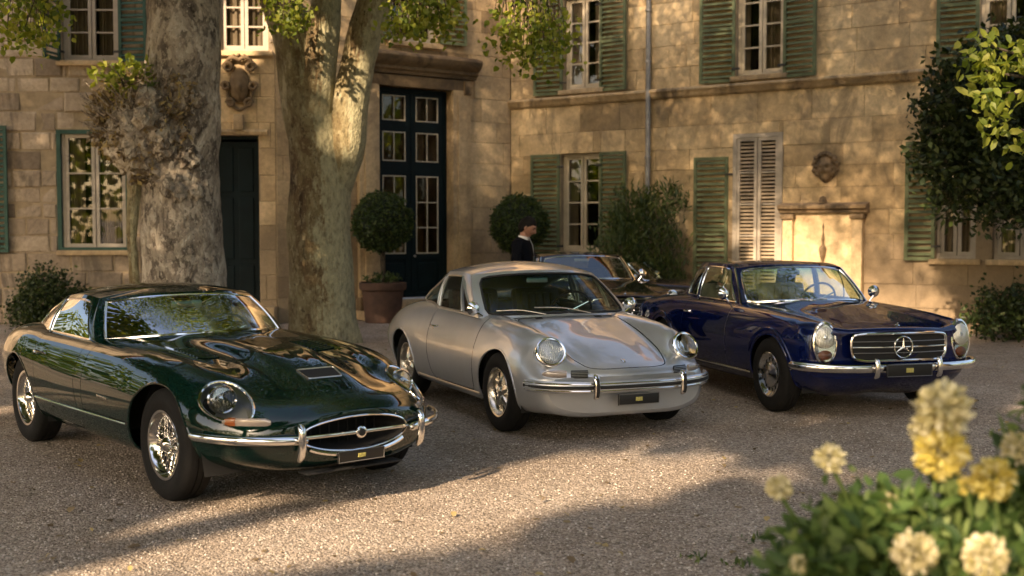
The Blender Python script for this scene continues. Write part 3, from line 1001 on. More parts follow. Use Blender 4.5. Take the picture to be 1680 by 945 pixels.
LM = {
    'plane': leaf_mat('plane tree leaves', [(0.05, 0.085, 0.015), (0.10, 0.15, 0.022), (0.17, 0.21, 0.03), (0.24, 0.25, 0.045)], 0.5),
    'sprig': leaf_mat('sunny plane leaves', [(0.07, 0.11, 0.018), (0.14, 0.18, 0.028), (0.22, 0.25, 0.045), (0.32, 0.32, 0.075)], 0.5),
    'box': leaf_mat('box leaves', [(0.018, 0.035, 0.010), (0.032, 0.058, 0.015), (0.055, 0.085, 0.022), (0.085, 0.115, 0.03)], 0.25),
    'dark': leaf_mat('dark evergreen leaves', [(0.010, 0.020, 0.007), (0.020, 0.037, 0.011), (0.036, 0.058, 0.016), (0.07, 0.095, 0.024)], 0.25),
    'bay': leaf_mat('bay leaves', [(0.010, 0.020, 0.007), (0.020, 0.036, 0.011), (0.036, 0.056, 0.016), (0.065, 0.085, 0.024)], 0.22),
    'oleander': leaf_mat('oleander leaves', [(0.025, 0.045, 0.014), (0.045, 0.075, 0.022), (0.08, 0.11, 0.035), (0.13, 0.15, 0.05)], 0.3),
    'shrub': leaf_mat('shrub leaves', [(0.026, 0.055, 0.018), (0.055, 0.105, 0.030), (0.10, 0.165, 0.045), (0.18, 0.235, 0.08)], 0.4),
    'dry': leaf_mat('dry burr leaves', [(0.10, 0.07, 0.04), (0.19, 0.14, 0.085), (0.30, 0.23, 0.13), (0.42, 0.33, 0.14)], 0.3, 0.8, (1.2, 1.1, 0.7)),
}

def leaves_geo(C, size, flat=0.0, up=None, aspect=0.62, shape=4, droop=0.0):
    """leaf meshes at points C: returns coords and faces"""
    n = len(C)
    d = nr.normal(size=(n, 3))
    if up is not None: d = d * 0.6 + np.asarray(up)
    d[:, 2] -= droop
    d /= np.linalg.norm(d, axis=1, keepdims=True)
    q = nr.normal(size=(n, 3)); q[:, 2] += flat
    b = np.cross(d, q); b /= np.linalg.norm(b, axis=1, keepdims=True) + 1e-9
    nn_ = np.cross(b, d)
    s = size * (0.6 + 0.8 * nr.random(n)); s = s[:, None]
    w_ = s * aspect
    if shape == 4:
        V = np.stack([C, C + d * s * .5 + b * w_ * .5 + nn_ * w_ * .14, C + d * s, C + d * s * .5 - b * w_ * .5 + nn_ * w_ * .14], 1)
        f = np.array([(0, 2, 1), (0, 3, 2)]); m = 4
    else:
        V = np.stack([C, C + d * s * .22 + b * w_ * .42 + nn_ * w_ * .16, C + d * s * .62 + b * w_ * .45 + nn_ * w_ * .10, C + d * s * 1.0 - nn_ * s * .08,
                      C + d * s * .62 - b * w_ * .45 + nn_ * w_ * .10, C + d * s * .22 - b * w_ * .42 + nn_ * w_ * .16, C + d * s * .55], 1)
        f = np.array([(0, 6, 1), (1, 6, 2), (2, 6, 3), (0, 5, 6), (5, 4, 6), (4, 3, 6)]); m = 7
    F = (f[None] + (np.arange(n) * m)[:, None, None]).reshape(-1, 3)
    return V.reshape(-1, 3), F

def blob_points(c, r, n, shell=0.0):
    u = nr.normal(size=(n, 3)); u /= np.linalg.norm(u, axis=1, keepdims=True)
    k = nr.random(n) ** (1 / 3)
    k = shell + (1 - shell) * k
    return np.asarray(c) + u * k[:, None] * np.asarray(r)

def clumps(centres, per, spread):
    n = len(centres)
    P = np.repeat(centres, per, axis=0) + nr.normal(size=(n * per, 3)) * spread
    return P

# ---- gaps cut through the crowns so sunlight lands on chosen patches
ST = np.array(SUN_TRAVEL)
def pix(px, py, d=None, z=None):
    """world point seen at a photo pixel, at depth d or height z (used to place gaps and twigs)"""
    c_, s_ = math.cos(CAM_PITCH), math.sin(CAM_PITCH)
    u = (px - 840) / CAM_F; v = (472.5 - py) / CAM_F
    r = np.array([u, c_ + v * s_, -s_ + v * c_])
    t = d / r[1] if d is not None else (z - CAM_H) / r[2]
    return r * t + np.array([0, 0, CAM_H])
BEAMS = []
for (px, py) in ((20, 915), (110, 907), (200, 895), (290, 882), (380, 866), (460, 851), (540, 836), (610, 824), (680, 813), (750, 803), (820, 794), (890, 787), (960, 783), (1030, 781)):
    BEAMS.append((pix(px, py, z=0), 0.58))
for (px, py) in ((380, 938), (470, 925), (560, 912), (650, 898), (730, 886), (790, 878)):
    BEAMS.append((pix(px, py, z=0), 0.30))
for (px, py) in ((1230, 778), (1290, 788), (1400, 780)):
    BEAMS.append((pix(px, py, z=0), 0.2))
for (px, py) in ((548, 70), (545, 110), (548, 150), (553, 190), (558, 225), (590, 130), (580, 180), (572, 225)):
    BEAMS.append((pix(px, py, d=16.0), 0.32))
for (px, py) in ((375, 5), (400, 20), (370, 45), (400, 60), (425, 25), (435, 5), (420, 55), (380, 80)):
    BEAMS.append((pix(px, py, d=19.7), 0.38))
for (px, py) in ((205, 120), (225, 105), (160, 140)):
    BEAMS.append((pix(px, py, d=14.3), 0.3))
for (px, py, dd) in ((40, 30, 12), (690, 25, 13), (860, 55, 13), (470, 25, 15.5), (1640, 120, 6.6), (1650, 190, 6.6)):
    BEAMS.append((pix(px, py, d=dd), 0.35))
for (px, py, dd) in ((1545, 690, 2.8), (1545, 745, 2.78), (1500, 908, 2.6), (1617, 913, 2.6), (1635, 790, 2.75), (1365, 760, 2.95), (1300, 810, 3.0), (1420, 850, 2.85)):
    BEAMS.append((pix(px, py, d=dd), 0.16))
def carve(C):
    keep = np.ones(len(C), bool)
    for P0, r in BEAMS:
        v = C - P0
        t = v @ ST
        d2 = (v * v).sum(1) - t * t
        keep &= ~((d2 < r * r) & (t < 0.3))
    return C[keep]

def bark_mat(name, cols, seed, scale=3.2, stretch=0.45, flake=14.0, fl_amt=0.7, lichen=None, speck=None):
    """patchy bark: broad mottling, angular flakes and fine cracks"""
    m, n, out = new_mat(name)
    p = n.nodes.new('ShaderNodeBsdfPrincipled')
    g = n.nodes.new('ShaderNodeNewGeometry')
    mp = n.nodes.new('ShaderNodeMapping'); mp.inputs['Scale'].default_value = (1, 1, stretch); mp.inputs['Location'].default_value = (seed, seed, seed)
    n.links.new(g.outputs['Position'], mp.inputs[0])
    V = mp.outputs[0]
    a = noise(n, V, scale, 9, 0.68, 0.9)
    c = ramp(n, a, [(0.38, cols[0]), (0.41, cols[1]), (0.465, cols[1]), (0.475, cols[2]), (0.525, cols[2]), (0.535, cols[3]), (0.585, cols[3]), (0.60, cols[4])])
    wv = n.nodes.new('ShaderNodeVectorMath'); wv.operation = 'MULTIPLY_ADD'
    nz = nd(n, 'ShaderNodeTexNoise'); nz.inputs['Scale'].default_value = flake * .8; nz.inputs['Detail'].default_value = 4
    n.links.new(V, nz.inputs['Vector']); n.links.new(nz.outputs['Color'], wv.inputs[0]); wv.inputs[1].default_value = (.12, .12, .12); n.links.new(V, wv.inputs[2])
    vo = n.nodes.new('ShaderNodeTexVoronoi'); vo.inputs['Scale'].default_value = flake; n.links.new(wv.outputs[0], vo.inputs['Vector'])
    sc = n.nodes.new('ShaderNodeSeparateColor'); n.links.new(vo.outputs['Color'], sc.inputs[0])
    fm = ramp(n, sc.outputs[0], [(0.55, 0.0), (0.62, fl_amt)])
    fc = ramp(n, sc.outputs[1], [(0.0, cols[0]), (0.4, cols[2]), (0.7, cols[3]), (1.0, cols[4])])
    c = mixc(n, fm, c, fc)
    sp = ramp(n, noise(n, V, 30.0, 5, 0.75), [(0.56, 0.0), (0.62, 0.8)])
    c = mixc(n, sp, c, speck or cols[4])
    dk = ramp(n, noise(n, V, 22.0, 6, 0.75), [(0.36, 0.75), (0.42, 0.0)])
    c = mixc(n, dk, c, tuple(x * .5 for x in cols[0]))
    if lichen:
        # pale lichen on the right of the trunk, towards the viewer
        dt = n.nodes.new('ShaderNodeVectorMath'); dt.operation = 'DOT_PRODUCT'
        n.links.new(g.outputs['Normal'], dt.inputs[0]); dt.inputs[1].default_value = (0.85, -0.5, 0.0)
        ad = n.nodes.new('ShaderNodeMath'); ad.operation = 'MULTIPLY_ADD'
        n.links.new(noise(n, V, 7.0, 7, 0.75), ad.inputs[0]); ad.inputs[1].default_value = 2.2; n.links.new(dt.outputs['Value'], ad.inputs[2])
        lm = ramp(n, ad.outputs[0], [(1.62 / 2.2, 0.0), (1.78 / 2.2, 0.75)])
        ad2 = n.nodes.new('ShaderNodeMath'); ad2.operation = 'MULTIPLY'; ad2.inputs[1].default_value = 1 / 2.2
        n.links.new(ad.outputs[0], ad2.inputs[0])
        n.links.new(ad2.outputs[0], lm.node.inputs[0])
        lc_ = ramp(n, noise(n, V, 18.0, 6, 0.75), [(0.35, tuple(x * .45 for x in lichen)), (0.5, lichen), (0.68, tuple(min(1, x * 1.35) for x in lichen))])
        c = mixc(n, lm, c, lc_)
    n.links.new(c, p.inputs['Base Color'])
    p.inputs['Roughness'].default_value = 0.9
    p.inputs['Specular IOR Level'].default_value = 0.2
    b0 = bump(n, a, 0.8, 0.05)
    b1 = bump(n, vo.outputs['Distance'], 0.6, -0.03, b0)
    b2 = bump(n, noise(n, V, 30.0, 6, 0.75), 0.8, 0.02, b1)
    n.links.new(b2, p.inputs['Normal'])
    n.links.new(p.outputs[0], out.inputs[0])
    return m
BARK1 = bark_mat('grey flaking bark', [(0.050, 0.040, 0.030), (0.14, 0.115, 0.09), (0.26, 0.215, 0.165), (0.38, 0.325, 0.25), (0.53, 0.465, 0.37)], 3.0, 2.6, 0.6, 16.0, 0.75)
BARK2 = bark_mat('mottled plane bark', [(0.055, 0.034, 0.018), (0.13, 0.088, 0.045), (0.175, 0.135, 0.070), (0.24, 0.20, 0.112), (0.40, 0.35, 0.23)], 9.0, 1.5, 0.5, 24.0, 0.45, (0.36, 0.34, 0.215), (0.30, 0.25, 0.15))
BARKD = bark_mat('dark bark', [(0.03, 0.022, 0.016), (0.05, 0.038, 0.026), (0.07, 0.055, 0.04), (0.09, 0.07, 0.05), (0.12, 0.10, 0.07)], 5.0, 6.0)

def limb(mb, pts, radii, seg=26, rough=0.06, n=40, freq=1.3, flare=0.0):
    P = smooth_path(pts, n)
    t0 = np.linspace(0, 1, len(radii)); rr = hermite(t0, np.array(radii)[:, None], np.linspace(0, 1, n))[:, 0]
    vs = []; fs = []
    pu = Vector((1, 0, 0))
    for i in range(n):
        d = (P[min(i + 1, n - 1)] - P[max(i - 1, 0)]).normalized()
        u = (pu - d * pu.dot(d)).normalized(); v = d.cross(u); pu = u
        for k in range(seg):
            a = 2 * math.pi * k / seg
            o = u * math.cos(a) + v * math.sin(a)
            q = P[i] + o * rr[i]
            w_ = mnoise.noise(q * freq) * rough + mnoise.noise(q * freq * 3.1) * rough * .45 + mnoise.noise(q * freq * 8) * rough * .2
            fl = flare * max(0, 1 - q.z / 0.7) ** 2 * (0.5 + 0.5 * math.cos(5 * a)) if flare else 0
            vs.append(P[i] + o * (rr[i] + w_ + fl))
    for i in range(n - 1):
        for k in range(seg):
            fs.append((i * seg + k, i * seg + (k + 1) % seg, (i + 1) * seg + (k + 1) % seg, (i + 1) * seg + k))
    fs.append(tuple((n - 1) * seg + k for k in range(seg)))
    mb.add(vs, fs)

def crown(root, c, r, nclump, per, spread, size, mat, zmin=5.3, ymax=17.8, shape=4):
    C = blob_points(c, r, nclump, 0.0 if per < 10 else 0.25)
    P = clumps(C, per, spread)
    P = P[(P[:, 2] > zmin) & (P[:, 1] < ymax)]
    P = carve(P)
    co, F = leaves_geo(P, size, flat=0.8, aspect=0.85, shape=shape)
    rl = np.array(root.location)
    o = np_mesh('crown', co - rl, F, mat, root)
    return o

def boughs(mb, base, tips, r0):
    for tp in tips:
        b = Vector(base); t = Vector(tp)
        m = (b + t) / 2 + Vector((0, 0, .4))
        limb(mb, [b, m, t], [r0, r0 * .6, r0 * .2], 10, 0.02, 14)

# ---------------------------------------------------------------- left trunk with the burr
t1 = empty('plane_tree', (-4.14, 14.6, 0))
tag(t1, 'thick grey plane tree trunk with a leafy burr on its left side', 'tree', 'plane trees in the courtyard')
mb = MB()
limb(mb, [(0.02, 0, -.1), (0.0, 0, .9), (-.02, 0, 2.2), (.03, 0, 3.6), (.05, .05, 5.2), (.1, .1, 7.2)], [.56, .49, .47, .45, .42, .3], 40, .045, 90, 1.6, .08)
limb(mb, [(.05, .1, 5.0), (-1.2, -.6, 6.5), (-2.8, -1.4, 7.6)], [.25, .18, .06], 14, .03, 20)
limb(mb, [(.08, .1, 5.4), (1.0, -1.2, 6.9), (2.0, -2.6, 7.8)], [.25, .16, .06], 14, .03, 20)
mb.build('trunk', BARK1, t1, sharp=0)
crown(t1, (-4.6, 13.2, 8.0), (5.0, 4.8, 2.5), 7600, 4, .25, .09, LM['plane'])
# burr: lumpy wood with knots
mb = MB()
bm = bmesh.new(); bmesh.ops.create_icosphere(bm, subdivisions=5, radius=1.0)
for v in bm.verts:
    q = v.co.copy()
    k = 1 + .20 * mnoise.noise(q * 2.2) + .18 * mnoise.noise(q * 5.0) + .12 * mnoise.noise(q * 11.0)
    v.co = Vector((q.x * .52, q.y * .40, q.z * .60)) * k + Vector((-.34, -.20, 2.80))
bm.verts.index_update()
mb.add([v.co[:] for v in bm.verts], [tuple(v.index for v in f.verts) for f in bm.faces]); bm.free()
for k_ in range(34):
    a_ = nr.uniform(1.9, 5.6); zz_ = nr.uniform(2.0, 3.55); wd_ = .46 + .32 * math.exp(-((zz_ - 2.95) / .42) ** 2) * max(0, -math.cos(a_) * .9 + .35)
    r_ = nr.uniform(.07, .17)
    c_ = Vector((wd_ * math.cos(a_), wd_ * math.sin(a_) * .9, zz_))
    bm = bmesh.new(); bmesh.ops.create_icosphere(bm, subdivisions=3, radius=1.0)
    for v in bm.verts:
        q = v.co.copy()
        v.co = c_ + q * r_ * (1 + .35 * mnoise.noise(q * 2.4 + c_) + .2 * mnoise.noise(q * 6 + c_))
    bm.verts.index_update()
    mb.add([v.co[:] for v in bm.verts], [tuple(v.index for v in f.verts) for f in bm.faces]); bm.free()
burr = mb.build('burr', BARK1, t1, sharp=0)
C = np.concatenate([blob_points(c_, r_, n_, .6) for c_, r_, n_ in (((-.34, -.38, 2.45), (.26, .2, .30), 260), ((-.66, -.28, 2.72), (.34, .28, .30), 420), ((-.82, -.22, 3.08), (.26, .26, .22), 300),
    ((-.50, -.34, 3.22), (.42, .30, .28), 480), ((-.12, -.48, 2.86), (.34, .14, .40), 300), ((-.92, -.2, 2.80), (.16, .2, .20), 120), ((.10, -.50, 3.2), (.2, .1, .3), 120))])
co, F = leaves_geo(C, .085, aspect=.5)
tag(np_mesh('burr_leaves', co, F, LM['dry'], burr), kind='stuff')
C = blob_points((-.52, -.35, 3.46), (.46, .30, .22), 300, .2)
co, F = leaves_geo(C, .10, aspect=.6)
tag(np_mesh('burr_shoots', co, F, LM['sprig'], burr), kind='stuff')
mb = MB()
for k in range(60):
    a = nr.random() * 6.28; e = nr.normal() * .5
    d = Vector((math.cos(a) - .4, math.sin(a) - .5, e)).normalized()
    p0 = Vector((-.40, -.22, 2.92)) + Vector((d.x * .58, d.y * .42, d.z * .64))
    mb.tube([p0, p0 + d * .10 + Vector((0, 0, .05)), p0 + d * .2 + Vector((nr.normal() * .04, 0, .12))], [.012, .008, .004], 5)
tag(mb.build('burr_twigs', BARK1, burr), kind='stuff')
mb = MB(); limb(mb, [(-.60, -.18, -.05), (-.57, -.16, .9), (-.58, -.2, 1.6), (-.50, -.22, 2.4)], [.075, .065, .07, .12], 12, .02, 30, 3.0)
mb.build('side_stem', BARK2, t1, sharp=0)

# ---------------------------------------------------------------- forked trunk
t2 = empty('plane_tree', (-2.70, 16.4, 0))
tag(t2, 'forked plane tree trunk with mottled bark between the small door and the glazed door', 'tree', 'plane trees in the courtyard')
def t2p(px, py, dy=0.0):
    return ((px - 840) * 16.4 / 1900 + 2.70, dy, CAM_H + (380 - py) * 16.4 / 1900)
mb = MB()
limb(mb, [(.02, 0, -.1), (0.0, 0, .9), (-.03, 0, 1.8), t2p(527, 280), t2p(508, 170), t2p(492, 80), t2p(462, 5), t2p(425, -90, .2)], [.50, .455, .435, .42, .38, .34, .26, .2], 36, .03, 90, 1.5, .07)
limb(mb, [t2p(540, 330), t2p(566, 255, -.05), t2p(580, 165, -.08), t2p(598, 75, -.05), t2p(626, -20, .0), t2p(670, -150, .3)], [.26, .27, .25, .24, .23, .15], 26, .025, 50, 1.7)
limb(mb, [t2p(520, 190, -.12), t2p(531, 110, -.20), t2p(541, 40, -.22), t2p(548, -40, -.2), t2p(560, -150, -.2)], [.26, .24, .21, .18, .14], 22, .02, 40, 1.9)
mb.build('trunk', BARK2, t2, sharp=0)
crown(t2, (-0.6, 14.2, 8.4), (5.6, 3.6, 2.8), 21000, 4, .25, .062, LM['plane'], 5.5)
crown(t2, (3.4, 10.6, 8.4), (4.2, 4.6, 2.7), 22000, 4, .25, .062, LM['plane'], 5.6)  # unseen extra crown, added to filter the sun on the right wing

# hanging sprays that dip into view
def spray(root, px, py, d, rx, rz, n, size, mat):
    c = pix(px, py, d=d)
    C = blob_points(c, (rx, .5, rz), max(6, n // 14), 0)
    P = clumps(C, 14, .10)
    co, F = leaves_geo(P, size, flat=.6, aspect=.8, shape=6, droop=.4)
    rl = np.array(root.location)
    o = tag(np_mesh('hanging_spray', co - rl, F, mat, root), kind='stuff')
    mb = MB()
    for q in C:
        b = Vector(c) + Vector((nr.normal() * .2, .2, rz + 1.1)); q = Vector(q)
        mb.tube([b - root.location, (b + q) / 2 - root.location + Vector((0, 0, .1)), q - root.location], [.012, .008, .004], 5)
    tag(mb.build('twigs', BARKD, o), kind='stuff')
spray(t1, 40, 25, 12.0, .36, .34, 620, .065, LM['sprig'])
spray(t2, 470, 22, 15.2, .26, .20, 360, .07, LM['sprig'])
spray(t2, 690, 20, 13.0, .40, .28, 760, .07, LM['sprig'])
spray(t2, 870, 45, 13.0, .44, .50, 950, .065, LM['sprig'])

# ---------------------------------------------------------------- unseen plane trees beside and behind the viewer, crowns placed to shade the yard
def yard_tree(x, y, cc, cr, ncl, label, h=6.5):
    t = empty('plane_tree', (x, y, 0))
    tag(t, label, 'tree', 'plane trees in the courtyard')
    mb = MB()
    limb(mb, [(0, 0, -.1), (0, 0, 1.2), (.1, 0, 3.4), (.1, .1, h)], [.55, .46, .42, .30], 24, .04, 40, 1.4, .15)
    for k in range(4):
        a = k * 1.6 + x
        limb(mb, [(.1, 0, 4.0 + .4 * k), (1.3 * math.cos(a), 1.3 * math.sin(a), 5.6 + .3 * k), (2.8 * math.cos(a), 2.8 * math.sin(a), 7.2)], [.22, .15, .05], 12, .02, 16)
    mb.build('trunk', BARK2, t, sharp=0)
    crown(t, cc, cr, ncl, 34, .38, .28, LM['plane'], 4.8)
yard_tree(-8.6, 4.2, (-8.0, 4.6, 8.0), (5.0, 5.2, 2.9), 520, 'plane tree at the left edge of the courtyard outside the picture')
yard_tree(-7.5, -3.5, (-4.6, -3.2, 8.0), (6.2, 5.6, 2.6), 820, 'plane tree behind the viewer on the left outside the picture')
yard_tree(-13.0, 10.0, (-11.4, 10.6, 8.0), (4.8, 5.6, 3.0), 520, 'plane tree at the far left outside the picture')
yard_tree(4.5, -11.0, (4.5, -11.0, 7.6), (5.0, 4.0, 3.0), 300, 'plane tree behind the viewer outside the picture')
yard_tree(8.6, 7.2, (5.2, 8.2, 7.6), (3.4, 3.2, 2.3), 330, 'unseen plane tree added on the right to shade the bay tree')  # not in view; added so the bay tree stays out of the sun
yard_tree(12.5, -2.0, (12.5, -2.0, 7.6), (4.0, 4.5, 3.0), 260, 'plane tree behind the viewer on the right outside the picture')

# ---------------------------------------------------------------- unseen belt of trees, added to block the bright horizon in reflections
def far_belt():
    C = []
    for k in range(420):
        a = nr.uniform(math.radians(118), math.radians(422))       # leaves the house side open
        r = nr.uniform(24, 32)
        z = nr.uniform(.3, 8.0) * (0.75 + .25 * math.sin(a * 5))
        C.append((r * math.cos(a), 4 + r * math.sin(a), z))
    P = clumps(np.array(C), 46, .75)
    P = P[P[:, 2] > 0]
    co, F = leaves_geo(P, .55, flat=.4, aspect=.8)
    tag(np_mesh('far_trees', co, F, LM['plane']), 'unseen belt of trees added around the courtyard to darken reflections', 'trees', kind='stuff')
far_belt()

# ---------------------------------------------------------------- clipped balls in pots
TERRA = principled('dark terracotta', (0.075, 0.038, 0.024), 0.8, var=0.35, vscale=6, bmp=0.2, bscale=30)
def topiary(x, y, r, zc, label):
    t = empty('topiary', (x, y, 0))
    tag(t, label, 'topiary', 'clipped box balls in pots')
    MB().lathe([(.0, .02), (.29, .02), (.30, .0), (.31, .05), (.36, .56), (.40, .58), (.41, .62), (.41, .70), (.37, .71), (.35, .64), (.0, .62)], (0, 0, -.01), (0, 0, 1), 40).build('pot', TERRA, t, sharp=30)
    mb = MB(); limb(mb, [(0, 0, .6), (.01, 0, zc - r * .6)], [.045, .04], 10, .008, 8, 5.0); mb.build('stem', BARKD, t)
    u = nr.normal(size=(5200, 3)); u /= np.linalg.norm(u, axis=1, keepdims=True)
    lump = np.array([1 + .10 * mnoise.noise(Vector(q) * 2.5) + .09 * mnoise.noise(Vector(q) * 6) for q in u])
    C = np.array([0, 0, zc]) + u * (r * (0.88 + .08 * nr.random(len(u)) + .14 * (nr.random(len(u)) > .985)) * lump)[:, None]
    co, F = leaves_geo(C, .055, up=None, aspect=.6)
    fo = np_mesh('foliage', co, F, LM['box'], t)
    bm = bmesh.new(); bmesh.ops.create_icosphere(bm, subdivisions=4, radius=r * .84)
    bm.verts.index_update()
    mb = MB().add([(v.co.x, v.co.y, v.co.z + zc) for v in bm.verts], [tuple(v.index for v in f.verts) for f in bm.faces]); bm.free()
    mb.build('dark_core', principled('dark core', (0.012, 0.02, 0.007), 0.9), fo)  # solid ball with the shade inside the foliage put into its colour
    C = blob_points((0, 0, .74), (.33, .33, .12), 260)
    co, F = leaves_geo(C, .07, up=(0, 0, .6)); tag(np_mesh('underplanting', co, F, LM['box'], t), kind='stuff')
topiary(-2.24, 20.05, .54, 1.73, 'clipped box ball in terracotta pot left of the glazed door')
topiary(.13, 20.9, .54, 1.70, 'clipped box ball in the wall corner behind the standing man')

# ---------------------------------------------------------------- bushes
def bush(name, label, x, y, blobs, n, size, mat, per=26, spread=.09, up=None, aspect=.6, group=None, core=True, shape=4, cat='bush', stems=5):
    t = empty(name, (x, y, 0))
    tag(t, label, cat, group)
    Cs = []
    tot = sum(b[1][0] * b[1][1] * b[1][2] for b in blobs)
    mbs = MB()
    for (c, r) in blobs:
        k = max(6, int(n * r[0] * r[1] * r[2] / tot / per))
        Cs.append(clumps(blob_points(c, r, k, .45), per, spread))
    C = np.concatenate(Cs); C = C[C[:, 2] > .02]
    co, F = leaves_geo(C, size, up=up, aspect=aspect, shape=shape)
    np_mesh('foliage', co, F, mat, t)
    for k in range(stems):
        c, r = blobs[k % len(blobs)]
        tip = Vector(c) + Vector((nr.normal() * r[0] * .5, nr.normal() * r[1] * .4, r[2] * .4))
        mbs.tube(smooth_path([(c[0] * .6 + nr.normal() * .06, c[1] * .6 + nr.normal() * .06, -.03), (c[0] * .8, c[1] * .8, c[2] * .5), tuple(tip)], 8), [.022 - .002 * q for q in range(8)], 6)
    mbs.build('stem', BARKD, t)
    return t
bush('round_bush', 'dark rounded bush under the left ground floor window behind the green coupe', -7.25, 18.1, [((0, 0, .48), (.52, .5, .46)), ((.3, 0, .36), (.34, .4, .34)), ((-.3, 0, .3), (.3, .4, .3))], 6500, .06, LM['dark'])
bush('low_hedge', 'low dark hedge against the wall to the right of the navy car', 7.6, 16.7, [((-.55, 0, .36), (.42, .45, .36)), ((0, .05, .42), (.5, .5, .40)), ((.6, 0, .44), (.5, .5, .42)), ((1.2, 0, .42), (.5, .5, .42)), ((1.9, 0, .42), (.5, .5, .42))], 9000, .075, LM['dark'])
bush('oleander', 'tall dark oleander bush in front of the downpipe', 2.36, 20.05, [((-.05, 0, 1.3), (.62, .42, .85)), ((-.5, .0, 1.1), (.45, .35, .8)), ((.05, 0, .6), (.6, .4, .6)), ((.25, 0, 1.95), (.34, .3, .45)), ((-.30, .0, 1.9), (.32, .3, .45))], 6800, .14, LM['oleander'], 22, .10, (0, 0, .9), .2, stems=9)
tr = bush('bay_tree', 'dense dark evergreen tree hiding the right corner of the house', 7.0, 15.3, [((-.30, 0, 3.15), (1.25, .9, 1.0)), ((-.75, -.1, 2.45), (.85, .7, .72)), ((.55, 0, 2.6), (1.1, .9, .95)), ((.9, 0, 3.5), (1.0, .9, .8)), ((-.1, 0, 3.75), (.7, .7, .5)), ((1.6, 0, 2.9), (1.0, .9, 1.3)), ((.4, 0, 1.95), (.6, .6, .42))], 52000, .105, LM['bay'], 40, .14, cat='tree', stems=0, aspect=.5)
mb = MB(); limb(mb, [(1.2, .2, -.1), (1.1, .2, 1.2), (.8, .1, 2.4), (.3, 0, 3.4)], [.13, .11, .10, .05], 14, .02, 30, 3.0)
for tp in ((-.6, 0, 2.7), (.0, -.2, 3.6), (1.5, .2, 3.4), (.9, 0, 3.9)):
    limb(mb, [(1.0, .15, 1.7), ((1.0 + tp[0]) / 2, .1, 2.3), tp], [.07, .05, .015], 8, .01, 12)
mb.build('trunk', BARKD, tr, sharp=0)
nt_ = bush('young_tree', 'bright yellow green leafy branch reaching in at the right edge', 4.1, 6.6, [], 10, .1, LM['sprig'], stems=0, cat='tree') if False else None
yt = empty('young_tree', (4.0, 6.6, 0))
tag(yt, 'bright yellow green leafy branch reaching in at the right edge', 'tree')
mb = MB(); limb(mb, [(0, 0, -.1), (.02, 0, 1.2), (-.05, 0, 2.4), (-.2, 0, 3.6)], [.09, .075, .06, .03], 12, .012, 24, 4.0)
tips = [pix(1625, 75, d=6.6), pix(1640, 150, d=6.5), pix(1660, 215, d=6.6), pix(1615, 115, d=6.7), pix(1672, 100, d=6.6)]
Cs = []
for q in tips:
    q = q - np.array([4.0, 6.6, 0])
    limb(mb, [(-.05, 0, 2.0), ((q[0] - .05) / 2, 0, q[2] * .5 + 1.1), tuple(q)], [.03, .02, .006], 7, .004, 12)
    Cs.append(clumps(blob_points(q, (.13, .2, .09), 6), 11, .05))
Cs.append(clumps(blob_points((0, 0, 3.2), (.7, .8, .9), 60), 14, .12))
mb.build('trunk', BARKD, yt, sharp=0)
co, F = leaves_geo(np.concatenate(Cs), .068, flat=.5, aspect=.5, shape=6, droop=.5)
np_mesh('crown', co, F, LM['sprig'], yt)

# ---------------------------------------------------------------- flowering shrub close to the viewer
fs_ = empty('flowering_shrub', (1.35, 2.85, 0))
tag(fs_, 'leafy shrub with yellow and cream pompom flowers in the right foreground', 'shrub')
O = np.array([1.35, 2.85, 0])
blobs = [((-.46, 0, .62), (.24, .30, .26)), ((-.30, 0, .40), (.36, .36, .34)), ((-.05, .05, .55), (.34, .36, .36)), ((.25, .05, .72), (.38, .36, .36)), ((.55, .1, .70), (.4, .4, .42)), ((.10, -.05, .28), (.6, .4, .3)), ((.35, .1, .98), (.22, .25, .16)), ((.15, .05, .88), (.25, .2, .2)), ((.62, .1, 1.0), (.3, .25, .22)), ((.42, .25, 1.12), (.30, .2, .16)), ((.30, .2, .95), (.3, .2, .2)), ((.02, .0, .80), (.16, .2, .16)), ((-.36, .0, .76), (.20, .2, .16))]
Cs = []
for c, r in blobs:
    Cs.append(clumps(blob_points(c, r, max(10, int(1700 * r[0] * r[1] * r[2] / .05)), .35), 5, .035))
C = np.concatenate(Cs); C = C[C[:, 2] > .03]
co, F = leaves_geo(C, .052, flat=.7, aspect=.45, shape=6, up=(0, 0, .35))
np_mesh('foliage', co, F, LM['shrub'], fs_)
PET = {
    'yellow': leaf_mat('yellow petals', [(0.46, 0.37, 0.08), (0.60, 0.51, 0.12), (0.70, 0.62, 0.22), (0.76, 0.71, 0.40)], 0.35, 0.6, (1.1, 1.0, 0.7)),
    'cream': leaf_mat('cream petals', [(0.38, 0.34, 0.14), (0.55, 0.49, 0.28), (0.66, 0.60, 0.40), (0.72, 0.67, 0.50)], 0.35, 0.6, (1.0, 1.0, 0.85)),
    'pale': leaf_mat('pale yellow petals', [(0.45, 0.40, 0.18), (0.62, 0.56, 0.32), (0.72, 0.67, 0.45), (0.78, 0.74, 0.58)], 0.35, 0.6, (1.0, 1.0, 0.8)),
}
